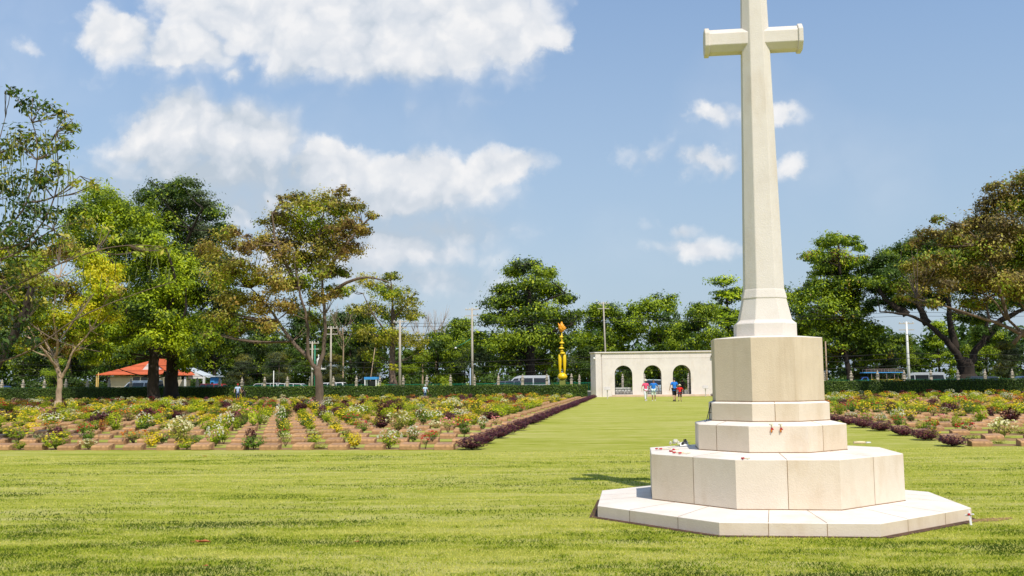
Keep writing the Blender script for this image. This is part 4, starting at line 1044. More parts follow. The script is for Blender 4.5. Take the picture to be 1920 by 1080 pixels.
for i in range(-3, 4):
    c = bpy.data.objects.new('pillar', p0_.data); COL.objects.link(c); c.parent = fr; c.location = (2.62*i, 0, 0)
    c = bpy.data.objects.new('low_wall', w0_.data); COL.objects.link(c); c.parent = fr; c.location = (2.62*i, 0, 0)

# ------------------------------------------------------------------ poles and wires
def pole(px, top, p, label, kind='lamp', r=.15, m=POLE, lean=0):
    Y = Yp(px, p); base = atY(px, Y); T_ = atY(px, Y, top); H = T_.z
    o = empty('power_pole' if kind != 'plain' else 'pole', base, -BETA); tag(o, label, 'pole', 'poles along the road')
    b = MB(); b.tube([(0,0,-.1),(lean*.5,0,H*.5),(lean,0,H)], [r, r*.82, r*.62], 8); b.build('shaft', m, o)
    if kind in ('power', 'lamp'):
        for z in (H-.25, H-.9): 
            b = MB(); b.box(lean-.75, lean+.75, -.06, .06, z, z+.09); b.build('cross_arm', CONC, o)
        for x in (-.65, -.25, .25, .65):
            b = MB(); b.lathe((lean+x,0,H-.16), [(.03,0),(.06,.03),(.04,.07),(.06,.10),(.03,.15)], 7); b.build('insulator', WHITEP, o)
    if kind == 'lamp':
        b = MB(); b.tube([(0,0,H*.66),(-.9,-.2,H*.60),(-1.7,-.3,H*.56)], .03, 6); b.build('lamp_arm', GREENP, o)
        b = MB(); b.lathe((-1.75,-.3,H*.56-.16), [(.14,0),(.12,.08),(.05,.16)], 8); b.build('lamp_head', WHITEP, o)
    return o
pole(884, 577, 103.3, 'brown power pole with a green lamp bracket, right of the open lawn view')
pole(748, 600, 103.2, 'pale grey concrete pole beside the slender tree', 'power', .17)
pole(618, 612, 103.3, 'brownish pole right behind the rusty tree stems', 'power', .14)
pole(1136, 566, 124, 'thin leaning pole rising behind the left end of the gateway', 'power', .14, lean=-.25)
pole(1549, 640, 104, 'thin brown pole close beside the pedestal block', 'plain', .10, BARK_PALE)
pole(1703, 603, 105, 'tall pale steel pole with bands left of the rain tree', 'power', .17, WHITEP)
pole(688, 652, 106, 'leaning pale stick pole left of the blue shelter', 'plain', .06, BARK_PALE, lean=.8)
pole(511, 695, 103.0, 'short white post beyond the hedge left of the rusty tree', 'plain', .07, WHITEP)
pole(880, 690, 102.6, 'short bluish plastic post right beside the brown lamp pole', 'plain', .09, plain('pale_blue', (.35,.45,.62), .5))
pole(182, 698, 110, 'short yellow post at the left corner of the orange roofed house', 'plain', .07, plain('yellow_post', (.62,.40,.10), .6))
o = pole(583, 640, 103.4, 'twin-post pole carrying a white transformer behind the rusty tree', 'power', .14)
H_ = atY(583, Yp(583, 103.4), 640).z
b = MB(); b.box(.05, 1.5, -.3, .3, 3.15, 3.3); b.build('platform', WHITEP, o)
b = MB(); b.lathe((.8,0,3.303), [(.28,0),(.30,.05),(.30,.95),(.22,1.05),(.05,1.08)], 12); b.lathe((.72,0,4.38), [(.05,0),(.09,.1),(.05,.2),(.09,.3),(.04,.4)], 8); b.build('transformer', WHITEP, o, fix=False)
b = MB(); b.tube([(.3,0,0),(.3,0,H_*.93)], .08, 8); b.build('green_post', GREENP, o)
wi = 0
for (qa, qb, p, z, s, dz) in ((-70, 60, 103.3, 7.9, .25, 'upper'), (-70, 60, 103.5, 8.3, .3, 'topmost'), (-70, 60, 103.2, 4.1, .35, 'middle'), (-70, 60, 103.1, 3.6, .4, 'lower'), (-70, 60, 103.4, 2.9, .4, 'lowest')):
    b = MB(); pts = []
    n = 24; span = (qb-qa)/4
    for i in range(n+1):
        q = qa+(qb-qa)*i/n; t = ((q-qa) % span)/span; pts.append(GW(q, p, z+dz.count('x')-s*4*t*(1-t)))
    b.tube(pts, .022 if z > 5 else .03, 4); w_ = b.build('power_cable', RUBBER, fix=False); tag(w_, f'{dz} black overhead cable strung along the road behind the hedge', 'cable', 'overhead cables along the road')

# ------------------------------------------------------------------ yellow ornamental post
YEL = plain('yellow_enamel', (.85,.58,.01), .35); ORA = plain('orange_gilt', (.80,.33,.01), .4)
Y = Yp(1053, 101.5); v = atY(1053, Y); zt = atY(1053, Y, 603).z
ys = empty('ornamental_post', v, -BETA); tag(ys, 'tall yellow ornamental post with bulbous foot and orange flower finial behind the hedge', 'ornament')
u = zt/7.9; sc = .93
b = MB(); b.box(-.30,.30,-.30,.30,0,1.75); b.build('base', mat('ornament_base', (.22,.24,.05), .8, .1), ys, bevel=.02)
b = MB(); b.lathe((0,0,1.753), [(.16,0),(.46,.12),(.52,.34),(.42,.56),(.16,.74)], 10); b.build('foot', YEL, ys, fix=False)
for x in (-.24, .24):
    b = MB(); b.lathe((x*1.0,0,2.3), [(.06,0),(.13,.5),(.19,1.4),(.17,2.0),(.11,2.1)], 8); b.build('stem', YEL, ys, fix=False)
b = MB()
for z, r in ((4.42,.36),(4.66,.22),(4.95,.33),(5.22,.16),(5.5,.30),(5.95,.14),(6.12,.24)): b.lathe((random.uniform(-.09,.09),0,z), [(r*.4,0),(r,.05),(r*.7,.16),(r*.4,.22)], 7)
b.tube([(0,0,4.3),(0,0,zt-1.0)], .06, 6); b.build('rings', YEL, ys, fix=False)
b = MB()
for k in range(16):
    a = k*2.4; e = Vector((math.cos(a)*random.uniform(.28,.5), math.sin(a)*.35, zt-.95+random.uniform(.1,.85)))
    b.tube([(0,0,zt-.95), e*.6+Vector((0,0,(zt-.95)*.4)), e], [.06,.14,.03], 5)
b.lathe((0,0,zt-1.1), [(.1,0),(.3,.2),(.34,.5),(.18,.8),(.05,1.1)], 8); b.build('finial', ORA, ys, fix=False)

# blue-topped shelter
Y = Yp(695, 103); v = atY(695, Y); o = empty('shelter', v, -BETA); tag(o, 'small glazed shelter with bright blue roof band and white posts', 'shelter')
H_ = atY(695, Y, 707).z
b = MB(); b.box(-.72,.72,-.5,.5,H_-.28,H_); b.build('roof', BLUEP, o, bevel=.02)
for x in (-.62,.62):
    for y in (-.42,.42):
        b = MB(); b.box(x-.06,x+.06,y-.06,y+.06,0,H_-.283); b.build('post', WHITEP, o)
b = MB(); b.box(-.5,.5,.38,.42,.3,H_-.4); b.build('glass_panel', GLASS, o)

# ------------------------------------------------------------------ houses beyond the road
TILE = mat('orange_tile', (.62,.13,.045), .7, .15, 2.2, .5, 10, stretch=(1,3,1)); CREAM = mat('cream_wall', (.55,.47,.36), .9, .08, 1)
METAL = plain('corrugated_roof', (.62,.68,.70), .45); HWHITE = mat('house_white', (.72,.70,.66), .85, .05, 1)
def roofslab(b, poly, t=.10):
    P_ = [Vector(p) for p in poly]; n = len(P_)
    b.add(P_+[p+Vector((0,0,t)) for p in P_], [tuple(range(n))[::-1], tuple(range(n, 2*n))]+[(i, (i+1) % n, (i+1) % n+n, i+n) for i in range(n)])
Y = Yp(245, 126); hv = atY(245, Y); k = Y/FPX
def hx(px): return (px-245)*k
def hz(py): return atY(245, Y, py).z
house = empty('house', hv, -BETA*.5); tag(house, 'low cream house with stepped orange tiled roof beyond the road', 'house')
b = MB(); b.box(hx(203), hx(300), 0, 7, 0, hz(704)-.12); b.build('wall', CREAM, house)
ze, zr = hz(703), hz(673)
b = MB(); roofslab(b, [(hx(183),-1.0,ze),(hx(310),-1.0,ze),(hx(296),2.0,hz(691)),(hx(214),2.0,hz(691))]); roofslab(b, [(hx(183),-1.0,ze),(hx(214),2.0,hz(691)),(hx(214),6,hz(691)),(hx(183),8,ze)])
b.build('lower_roof', TILE, house)
b = MB(); roofslab(b, [(hx(203),1.2,hz(695)),(hx(254),1.2,hz(695)),(hx(272),3.6,zr),(hx(272),3.7,zr)]); roofslab(b, [(hx(203),1.2,hz(695)),(hx(272),3.6,zr),(hx(272),6.2,zr),(hx(203),7,hz(695))]); roofslab(b, [(hx(272),1.0,zr),(hx(272),6,zr),(hx(305),6,hz(697)),(hx(305),1.0,hz(697))])
b.build('upper_roof', TILE, house)
b = MB(); b.add([(hx(254),1.15,hz(697)),(hx(303),1.15,hz(697)),(hx(273),1.15,hz(676)),(hx(254),1.25,hz(697)),(hx(303),1.25,hz(697)),(hx(273),1.25,hz(676))], [(0,1,2),(5,4,3),(0,3,4,1),(1,4,5,2),(2,5,3,0)]); b.build('gable', HWHITE, house)
b = MB(); b.box(hx(248), hx(276), -.05, -.01, .8, hz(706)-.1); wn = b.build('window', GLASS, house)
b = MB()
for x in (246.5, 262, 277): b.box(hx(x)-.07, hx(x)+.07, -.12, -.052, .7, hz(705)-.1)
b.build('window_frame', HWHITE, wn)
b = MB(); b.box(hx(182)-.0, hx(182)+.18, -.9, -.75, 0, ze-.01); b.build('post', plain('post_yellow', (.65,.45,.15), .6), house)
b = MB(); b.box(hx(297), hx(303), -.9, -.6, 0, ze-.01); b.build('post', HWHITE, house)
Y = Yp(350, 122); pv_ = atY(350, Y); k = Y/FPX
def hx2(px): return (px-350)*k
def hz2(py): return atY(350, Y, py).z
pav = empty('pavilion', pv_, -BETA*.5); tag(pav, 'small pavilion with orange gable and pale metal lean-to roof', 'house')
b = MB(); roofslab(b, [(hx2(326),-.8,hz2(704)),(hx2(368),-.8,hz2(704)),(hx2(341),1.4,hz2(691))], .08); b.build('tiled_roof', TILE, pav)
b = MB(); roofslab(b, [(hx2(340),.2,hz2(690)),(hx2(343),3.2,hz2(690)),(hx2(392),3.2,hz2(709)),(hx2(390),-.2,hz2(709))], .07); b.build('metal_roof', METAL, pav)
b = MB(); b.add([(hx2(350),.0,hz2(710)),(hx2(384),.0,hz2(710)),(hx2(384),.0,hz2(706)),(hx2(366),.0,hz2(698)),(hx2(350),.0,hz2(704)),(hx2(350),.12,hz2(710)),(hx2(384),.12,hz2(710)),(hx2(384),.12,hz2(706)),(hx2(366),.12,hz2(698)),(hx2(350),.12,hz2(704))], [(4,3,2,1,0),(5,6,7,8,9),(0,1,6,5),(1,2,7,6),(2,3,8,7),(3,4,9,8),(4,0,5,9)]); b.build('gable_board', HWHITE, pav)
for x in (331, 347.5, 383):
    b = MB(); b.box(hx2(x)-.12, hx2(x)+.12, -.5, -.25, 0, hz2(705)-.05); b.build('column', HWHITE, pav)
b = MB(); b.box(hx2(318), hx2(346), 1.5, 1.6, 0, 2.3); b.build('back_wall', CREAM, pav)
for (a, c, pp, top, label, m) in ((392, 400, 116, 704, 'blue and white roadside kiosk beside the metal lean-to roof', BLUEP), (1660, 1700, 140, 690, 'pale low house wall glimpsed under the rain tree', HWHITE)):
    Y = Yp(a, pp); v = atY((a+c)/2, Y); w = (c-a)/FPX*Y/2; H_ = atY(a, Y, top).z
    o = empty('kiosk' if m is BLUEP else 'house', v, -BETA); tag(o, label, 'kiosk' if m is BLUEP else 'house')
    b = MB(); b.box(-w,w,0,2,0,H_-.2); b.build('wall', m, o); b = MB(); b.box(-w-.2,w+.2,-.3,2.2,H_-.197,H_); b.build('roof', METAL, o, bevel=.02)
    b = MB(); b.box(-w*.6,w*.6,-.03,-.005,.9,H_*.7); b.build('window', GLASS, o)

# ------------------------------------------------------------------ vehicles
def paint(name, c): return plain(name, c, .28, .1, .6, .6)
def wheel(parent, x, y, r=.33):
    t = MB(); t.tube([(x,y-.1,r),(x,y+.1,r)], r, 16); w = t.build('wheel', RUBBER, parent)
    h = MB(); h.tube([(x,y-.115,r),(x,y+.115,r)], r*.6, 10); h.build('rim', CHROME, w)
def car(name, label, cat, px, p, lower, cabin, glass, L, W_, m, wx, face=1, roof_in=.16, rz=0, group='vehicles along the road'):
    """lower, cabin: side profiles (x,z); glass: list of side-pane polygons"""
    Y = Yp(px, p); o = empty(name, atY(px, Y), -BETA+(0 if face > 0 else math.pi)+rz); tag(o, label, cat, group)
    w = W_/2
    b = MB(); b.prism(lower, -w, w); b.build('body', m, o, bevel=.07, segs=2, ang=20)
    b = MB(); n = len(cabin); zb = min(z for _, z in cabin); zt_ = max(z for _, z in cabin)
    def ins(z): return w-.04-roof_in*(z-zb)/(zt_-zb)
    b.v = [(x, -ins(z), z) for x, z in cabin]+[(x, ins(z), z) for x, z in cabin]
    for f in [tuple(range(n)), tuple(range(2*n-1, n-1, -1))]+[(i, i+n, (i+1) % n+n, (i+1) % n) for i in range(n)]: b.f.append(f); b.m.append(0); b.sm.append(False); b.c.append(.5)
    b.build('cabin', m, o, bevel=.05, segs=2, ang=20)
    for g_ in glass:
        for s in (-1, 1):
            b = MB(); vs = [(x, s*(ins(z)+.008), z) for x, z in g_]+[(x, s*(ins(z)-.03), z) for x, z in g_]; n = len(g_)
            b.add(vs, [tuple(range(n)), tuple(range(2*n-1, n-1, -1))]+[(i, (i+1) % n, (i+1) % n+n, i+n) for i in range(n)]); b.build('window', GLASS, o)
    # wind and rear screens across the cabin ends
    for a, c in ((cabin[0], cabin[1]), (cabin[-2], cabin[-1])):
        A_, C_ = Vector((a[0],0,a[1])), Vector((c[0],0,c[1])); nn = (C_-A_).cross(Vector((0,1,0))).normalized()
        if nn.x*(A_.x-L*.0) < 0: nn = -nn
        lo, hi = A_.lerp(C_, .12), A_.lerp(C_, .88)
        yl, yh = ins(lo.z)-.12, ins(hi.z)-.12
        b = MB(); q = [lo+Vector((0,-yl,0)), lo+Vector((0,yl,0)), hi+Vector((0,yh,0)), hi+Vector((0,-yh,0))]
        b.add([x+nn*.012 for x in q]+[x-nn*.02 for x in q], [(0,1,2,3),(7,6,5,4),(0,4,5,1),(1,5,6,2),(2,6,7,3),(3,7,4,0)]); b.build('screen', GLASS, o)
    for x in wx:
        for s in (-1, 1): wheel(o, x, s*(w-.1))
    xm = max(x for x, _ in lower); xn = min(x for x, _ in lower)
    for s in (-1, 1):
        b = MB(); b.box(xm-.03, xm+.012, s*w*.62-.16, s*w*.62+.16, .62, .78); b.build('headlight', CHROME, o, bevel=.01)
        b = MB(); b.box(xn-.012, xn+.03, s*w*.68-.12, s*w*.68+.12, .68, .88); b.build('tail_light', MAT.get('tail_red') or plain('tail_red', (.5,.02,.02), .3), o, bevel=.01)
    return o
SED_L = [(-2.2,.3),(2.2,.3),(2.25,.62),(2.1,.82),(1.1,.95),(-1.6,.98),(-2.2,.9),(-2.27,.6)]
SED_C = [(1.15,.94),(.45,1.42),(-.85,1.45),(-1.75,.97)]
SED_G = [[(.95,1.0),(.42,1.35),(-.1,1.37),(-.1,1.0)], [(-.18,1.0),(-.18,1.37),(-.8,1.38),(-1.35,1.02)]]
VAN_L = [(-2.55,.35),(2.45,.35),(2.55,.7),(2.45,1.0),(1.95,1.15),(-2.55,1.15)]
VAN_C = [(2.0,1.12),(1.15,2.0),(.6,2.18),(-2.4,2.18),(-2.53,1.12)]
VAN_G = [[(1.75,1.22),(1.15,1.85),(.7,1.9),(.7,1.22)], [(.6,1.22),(.6,1.9),(-.75,1.9),(-.75,1.22)], [(-.87,1.22),(-.87,1.9),(-2.25,1.88),(-2.35,1.22)]]
SUV_L = [(-2.3,.35),(2.3,.35),(2.35,.75),(2.2,1.0),(1.2,1.08),(-2.3,1.08)]
SUV_C = [(1.25,1.06),(.6,1.68),(-2.0,1.74),(-2.28,1.06)]
SUV_G = [[(1.0,1.12),(.55,1.6),(-.2,1.63),(-.2,1.12)], [(-.3,1.12),(-.3,1.63),(-1.2,1.66),(-1.2,1.12)], [(-1.3,1.12),(-1.3,1.64),(-1.9,1.66),(-2.1,1.12)]]
car('parked_van', 'white van with dark windows half hidden by the big trunk on the left', 'van', 262, 109, VAN_L, VAN_C, VAN_G, 5, 1.8, paint('van_white', (.70,.72,.74)), (1.6,-1.6), -1)
car('parked_minibus', 'silver minibus parked under the large tiered tree', 'minibus', 985, 110, [(x*1.1,z*1.03) for x,z in VAN_L], [(x*1.1,z*1.05) for x,z in VAN_C], [[(x*1.1,z*1.05) for x,z in g] for g in VAN_G], 5.6, 1.9, paint('van_silver', (.50,.52,.54)), (1.8,-1.8), -1)
car('parked_car', 'dark grey car just left of the silver minibus', 'car', 943, 109, SUV_L, SUV_C, SUV_G, 4.5, 1.8, paint('car_grey', (.10,.11,.12)), (1.4,-1.4), -1)
car('parked_car', 'white car parked behind the hedge just left of the rusty tree trunk', 'car', 556, 107.9, SUV_L, [(x,z*.97) for x,z in SUV_C], [[(x,z*.97) for x,z in g] for g in SUV_G], 4.5, 1.75, paint('car_white', (.75,.76,.77)), (1.4,-1.4), 1)
car('parked_car', 'white car parked behind the hedge just right of the rusty tree trunk', 'car', 612, 108.4, SUV_L, SUV_C, SUV_G, 4.5, 1.75, MAT['car_white'], (1.4,-1.4), -1)
car('parked_car', 'pale car seen through the middle arch of the gateway', 'car', 1228, 112, SUV_L, SUV_C, SUV_G, 4.5, 1.8, paint('car_pale', (.62,.72,.76)), (1.4,-1.4), 1)
car('parked_van', 'silver van with reflective roof near the tall steel pole on the right', 'van', 1722, 109, VAN_L, VAN_C, VAN_G, 5, 1.85, paint('van_grey', (.42,.45,.47)), (1.6,-1.6), -1)
car('parked_car', 'black car parked beside the rain tree trunk', 'car', 1852, 109, SUV_L, SUV_C, SUV_G, 4.5, 1.8, paint('car_black', (.02,.025,.03)), (1.4,-1.4), 1)
car('parked_car', 'dark blue car cut off by the right edge of the picture', 'car', 1920, 108.5, SUV_L, SUV_C, SUV_G, 4.5, 1.8, paint('car_blue', (.02,.05,.14)), (1.4,-1.4), -1)
car('parked_car', 'red car showing over the hedge right of the metal lean-to', 'car', 408, 112, SUV_L, SUV_C, SUV_G, 4.5, 1.8, paint('car_red', (.55,.03,.02)), (1.4,-1.4), 1)
car('parked_car', 'blue car at the far left behind the hedge', 'car', 2, 108.5, SUV_L, SUV_C, SUV_G, 4.5, 1.8, paint('car_navy', (.04,.09,.25)), (1.4,-1.4), 1)
car('parked_car', 'silver car behind the hedge close to the two gardeners', 'car', 490, 109, SUV_L, SUV_C, SUV_G, 4.5, 1.8, MAT['van_silver'], (1.4,-1.4), -1)
# open passenger truck (bench bus)
tr = car('passenger_truck', 'open-sided passenger truck with blue trim and railed roof rack right of the cross', 'truck', 1636, 109.5,
    [(-2.9,.5),(2.7,.5),(2.8,.9),(2.5,1.1),(1.6,1.15),(-2.9,1.15)], [(1.75,1.12),(1.2,1.75),(.75,1.8),(.5,1.12)], [[(1.55,1.18),(1.15,1.68),(.8,1.7),(.8,1.18)]], 5.6, 1.8, paint('truck_blue', (.03,.10,.36)), (1.9,-1.8), -1)
RAIL = plain('truck_rail', (.30,.22,.20), .4)
b = MB()
for x in (-2.8,-2.0,-1.2,-.4,.35):
    for s in (-1,1): b.bar((x,s*.82,1.15), (x,s*.82,2.15), .05)
b.build('roof_post', [RAIL], tr)
b = MB(); b.box(-2.95, 1.2, -.95, .95, 2.15, 2.24); b.build('canopy', BLUEP, tr, bevel=.03)
b = MB()
for z in (2.38, 2.58):
    for s in (-1,1): b.bar((-2.8,s*.85,z), (.9,s*.85,z), .035)
    for x in (-2.8,.9): b.bar((x,-.85,z), (x,.85,z), .035)
for x in (-2.8,-2.1,-1.4,-.7,0,.9):
    for s in (-1,1): b.bar((x,s*.85,2.24), (x,s*.85,2.58), .03)
b.build('roof_rack', RAIL, tr)
b = MB()
for s in (-1,1): b.bar((-2.9,s*.86,1.35), (.4,s*.86,1.35), .1, .3)
b.build('side_board', plain('truck_yellow', (.75,.48,.03), .4), tr)

# ------------------------------------------------------------------ offerings on the cross
PETR, PETW, STRW, POR = FLW['red'], FLW['white'], plain('garland_cream', (.75,.62,.38), .8), FLW['orange']
LEAFG = PAL['green']
def blossoms(mb_, pts, r):
    for p in pts: mb_.lathe(p, [(r*.3,0),(r,r*.4),(r*.9,r*1.1),(r*.2,r*1.5)], 6)
def garland(name, label, loc, rz, L=.16, hang=False, group='garlands laid on the cross steps'):
    o = empty(name, loc, rz); tag(o, label, 'garland', group)
    if hang: o.scale = (.75, .75, .75)
    b = MB()
    if hang:
        b.tube([(0,.06,.012),(0,.0,.016),(0,-.014,.008),(0,-.016,-.03)], .007, 5); b.build('string', STRW, o, fix=False)
        b = MB(); b.lathe((0,.07,.0), [(.02,.0),(.035,.012),(.02,.03)], 7); b.build('white_petals', PETW, o, fix=False)
        b = MB(); blossoms(b, [(.0,-.022,-.05),(.012,-.022,-.065),(-.012,-.022,-.062)], .014); b.build('red_petals', PETR, o, fix=False)
        b = MB(); b.lathe((-.01,-.022,-.105), [(.004,0),(.012,.02),(.012,.045),(.004,.055)], 6); b.build('tassel', POR, o, fix=False)
    else:
        pts = [(L*(i/5-.5), .015*math.sin(i*1.7), .010) for i in range(6)]
        b.tube(pts, .006, 5); b.build('string', STRW, o, fix=False)
        b = MB(); blossoms(b, [(-L*.5,0,.002),(-L*.5+.02,.012,.002),(-L*.42,-.012,.002)], .013); b.build('red_petals', PETR, o, fix=False)
        b = MB(); blossoms(b, [(L*.3,.01,.002),(L*.15,-.01,.002)], .010); b.build('white_petals', PETW, o, fix=False)
    return o
def top_at(px, py, z):     # the spot on a step's top seen at this bearing
    lo, hi = 5.0, 20.0
    for _ in range(40):
        m = (lo+hi)/2
        if atY(px, m, py).z > z: lo = m
        else: hi = m
    v = atY(px, lo, py); v.z = z; return v
zt2 = .735
for i, (px, py, rz, L, lab) in enumerate([(1234,843,0,.05,'tiny red blossom lying nearest the left corner of the middle step'), (1248,843,.1,.14,'thin garland beside the tiny red blossom on the middle step'), (1259,847,1.2,.10,'red and white garland in the thick of the pile on the middle step'),
        (1268,844,.5,.10,'red garland lying right below the white bouquet'), (1272,850,-.2,.12,'cream garland at the front of the pile'), (1284,851,-.1,.13,'garland with a yellow tail, rightmost of the pile on the middle step'), (1399,861,.0,.09,'lone red and yellow garland at the front edge of the middle step')]):
    v = top_at(px, py, zt2-(.008 if i == 6 else 0)); garland('flower_garland', lab, v, rz, L)
zr3 = 1.066
for px, lab in ((1449,'left of the two red and white garlands hanging over the upper step'), (1466,'right of the two red and white garlands hanging over the upper step')):
    x = (px-1460)/FPX*11.1
    garland('hanging_garland', lab, MC+QV*(x-.025+.02)+PV*(-.876)+Vector((0,0,zr3)), -BETA, hang=True, group='garlands hanging on the upper step')
# white bouquet
v = top_at(1270, 838, .742); o = empty('bouquet', v, .2); tag(o, 'white flower bouquet with black ribbon on the left of the middle step', 'bouquet')
b = MB(); 
for k in range(14):
    a = random.uniform(0,6.28); r = random.uniform(0,.08); blossoms(b, [(-.03+r*math.cos(a)*1.1, r*math.sin(a)*.7, .02+random.uniform(0,.05))], random.uniform(.016,.026))
b.build('flowers', PETW, o, fix=False)
b = MB(); b.add([(.03,-.03,.01),(.14,-.05,.02),(.15,.04,.08),(.04,.03,.05)], [(0,1,2,3)]); b.add([(.02,.03,.0),(.13,.07,.03),(.10,.0,.09)], [(0,1,2)]); b.build('wrapping', WHITEP, o, fix=False)
b = MB(); b.add([(.08,-.02,.06),(.12,-.03,.055),(.125,0,.10),(.085,0,.095)], [(0,1,2,3)]); b.lathe((.07,-.01,.02), [(.01,0),(.02,.02),(.01,.04)], 6); b.build('ribbon', RUBBER, o, fix=False)
b = MB()
for k in range(8): b.tube([(.08,0,.03), (.15+random.uniform(0,.03), random.uniform(-.05,.05), random.uniform(.01,.08))], [.004,.002], 4)
b.build('leaves', LEAFG, o, fix=False)
# rolled cream garland on the right of the middle step
v = top_at(1617, 832, .745); o = empty('rolled_garland', v, .1); tag(o, 'cream garland roll lying on the right side of the middle step', 'garland')
b = MB(); b.tube([(-.12,0,.016),(-.03,.005,.018),(.04,0,.016)], [.014,.017,.014], 8); b.build('petals', STRW, o, fix=False)
b = MB(); b.tube([(.05,.0,.014),(.12,.01,.014)], [.012,.008], 8); b.build('tail', WHITEP, o, fix=False)
# little wooden remembrance cross leaning on the base step
v = place(1821, 985); o = empty('remembrance_cross', v, -BETA-R(35)); tag(o, 'small white cross with a red poppy leaning on the right corner of the base', 'cross')
o.rotation_euler = (R(-18), R(-12), -BETA-R(35))
b = MB(); b.bar((0,0,0), (0,0,.17), .035, .012); b.build('upright', WHITEP, o); b = MB(); b.bar((-.045,-.002,.115), (.045,-.002,.115), .03, .013); b.build('crossbar', WHITEP, o)
b = MB(); b.lathe((0,-.012,.10), [(.003,0),(.016,.006),(.018,.022),(.004,.03)], 8); b.build('poppy', PETR, o, fix=False)
# folded wire stand leaning against the plinth
v = mloc(-.73, -.14, 1.10); o = empty('wreath_stand', v, -BETA+.3); tag(o, 'thin dark folded wire stand leaning against the left side of the plinth', 'stand')
for a, c in (((-.08,-.12,.0),(.03,.0,.22)), ((.0,-.13,.0),(.03,0,.22)), ((.02,.06,.0),(.03,0,.22))):
    b = MB(); b.bar(a, c, .007); b.build('leg', RUBBER, o)
b = MB(); b.bar((-.035,-.07,.10), (.02,-.07,.10), .006); b.build('brace', RUBBER, o)
# fallen leaves on the lawn
FL = plain('fallen_leaf', (.42,.13,.04), .8)
for i, (px, py, s, rz, lab) in enumerate([(379,1022,.17,.3,'large curled reddish brown leaf lying on the lawn'), (671,1021,.06,1.0,'small brown leaf on the lawn right of the large reddish leaf'), (384,858,.10,.5,'dark scrap of leaf on the lawn near the graves'), (596,868,.10,2.0,'small orange leaf on the lawn below the rusty tree'), (388,1067,.06,1.4,'tiny brown leaf nearest the bottom of the picture')]):
    v = place(px, py)
    b = MB(); n = 9; out = []
    rad = [1,.45,.8,.4,.95,.45,.85,.4,.7]
    ring_ = [(math.cos(2*math.pi*k/n)*rad[k]*s*.5, math.sin(2*math.pi*k/n)*rad[k]*s*.4, .03+s*.14*abs(math.sin(k*1.9))) for k in range(n)]
    b.add([(0,0,.028)]+ring_, [(0, k+1, (k+1) % n+1) for k in range(n)])
    b.add([(0,0,.026)]+[(x,y,z-.002) for x,y,z in ring_], [(0, (k+1) % n+1, k+1) for k in range(n)])
    b.tube([(-s*.3,0,.03),(-s*.65,.02,.04)], [.003,.002], 4)
    o = b.build('fallen_leaf', FL, fix=False); o.location = v; o.rotation_euler = (0,0,rz); tag(o, lab, 'leaf', 'fallen leaves on the lawn')

# ------------------------------------------------------------------ people
SKIN = mat('skin', (.52,.30,.20), .6, .04, 8); SKIN_D = mat('skin_dark', (.28,.15,.09), .6, .04, 8)
HAIR = plain('dark_hair', (.02,.015,.012), .7)
def skin_mesh(verts, edges, radii, name, sub=1):
    me = bpy.data.meshes.new(name); me.from_pydata([tuple(v) for v in verts], edges, []); me.update()
    o = bpy.data.objects.new(name, me); COL.objects.link(o)
    md = o.modifiers.new('s', 'SKIN'); md.use_smooth_shade = True; md.branch_smoothing = .3
    sk = me.skin_vertices
    if not sk: raise RuntimeError('no skin layer')
    for i, r in enumerate(radii):
        d = sk[0].data[i]; d.radius = r if isinstance(r, tuple) else (r, r); d.use_root = (i == 0); 
    m2 = o.modifiers.new('u', 'SUBSURF'); m2.levels = sub; m2.render_levels = sub
    dg = bpy.context.evaluated_depsgraph_get(); dg.update()
    out = bpy.data.meshes.new_from_object(o.evaluated_get(dg))
    bpy.data.objects.remove(o); return out
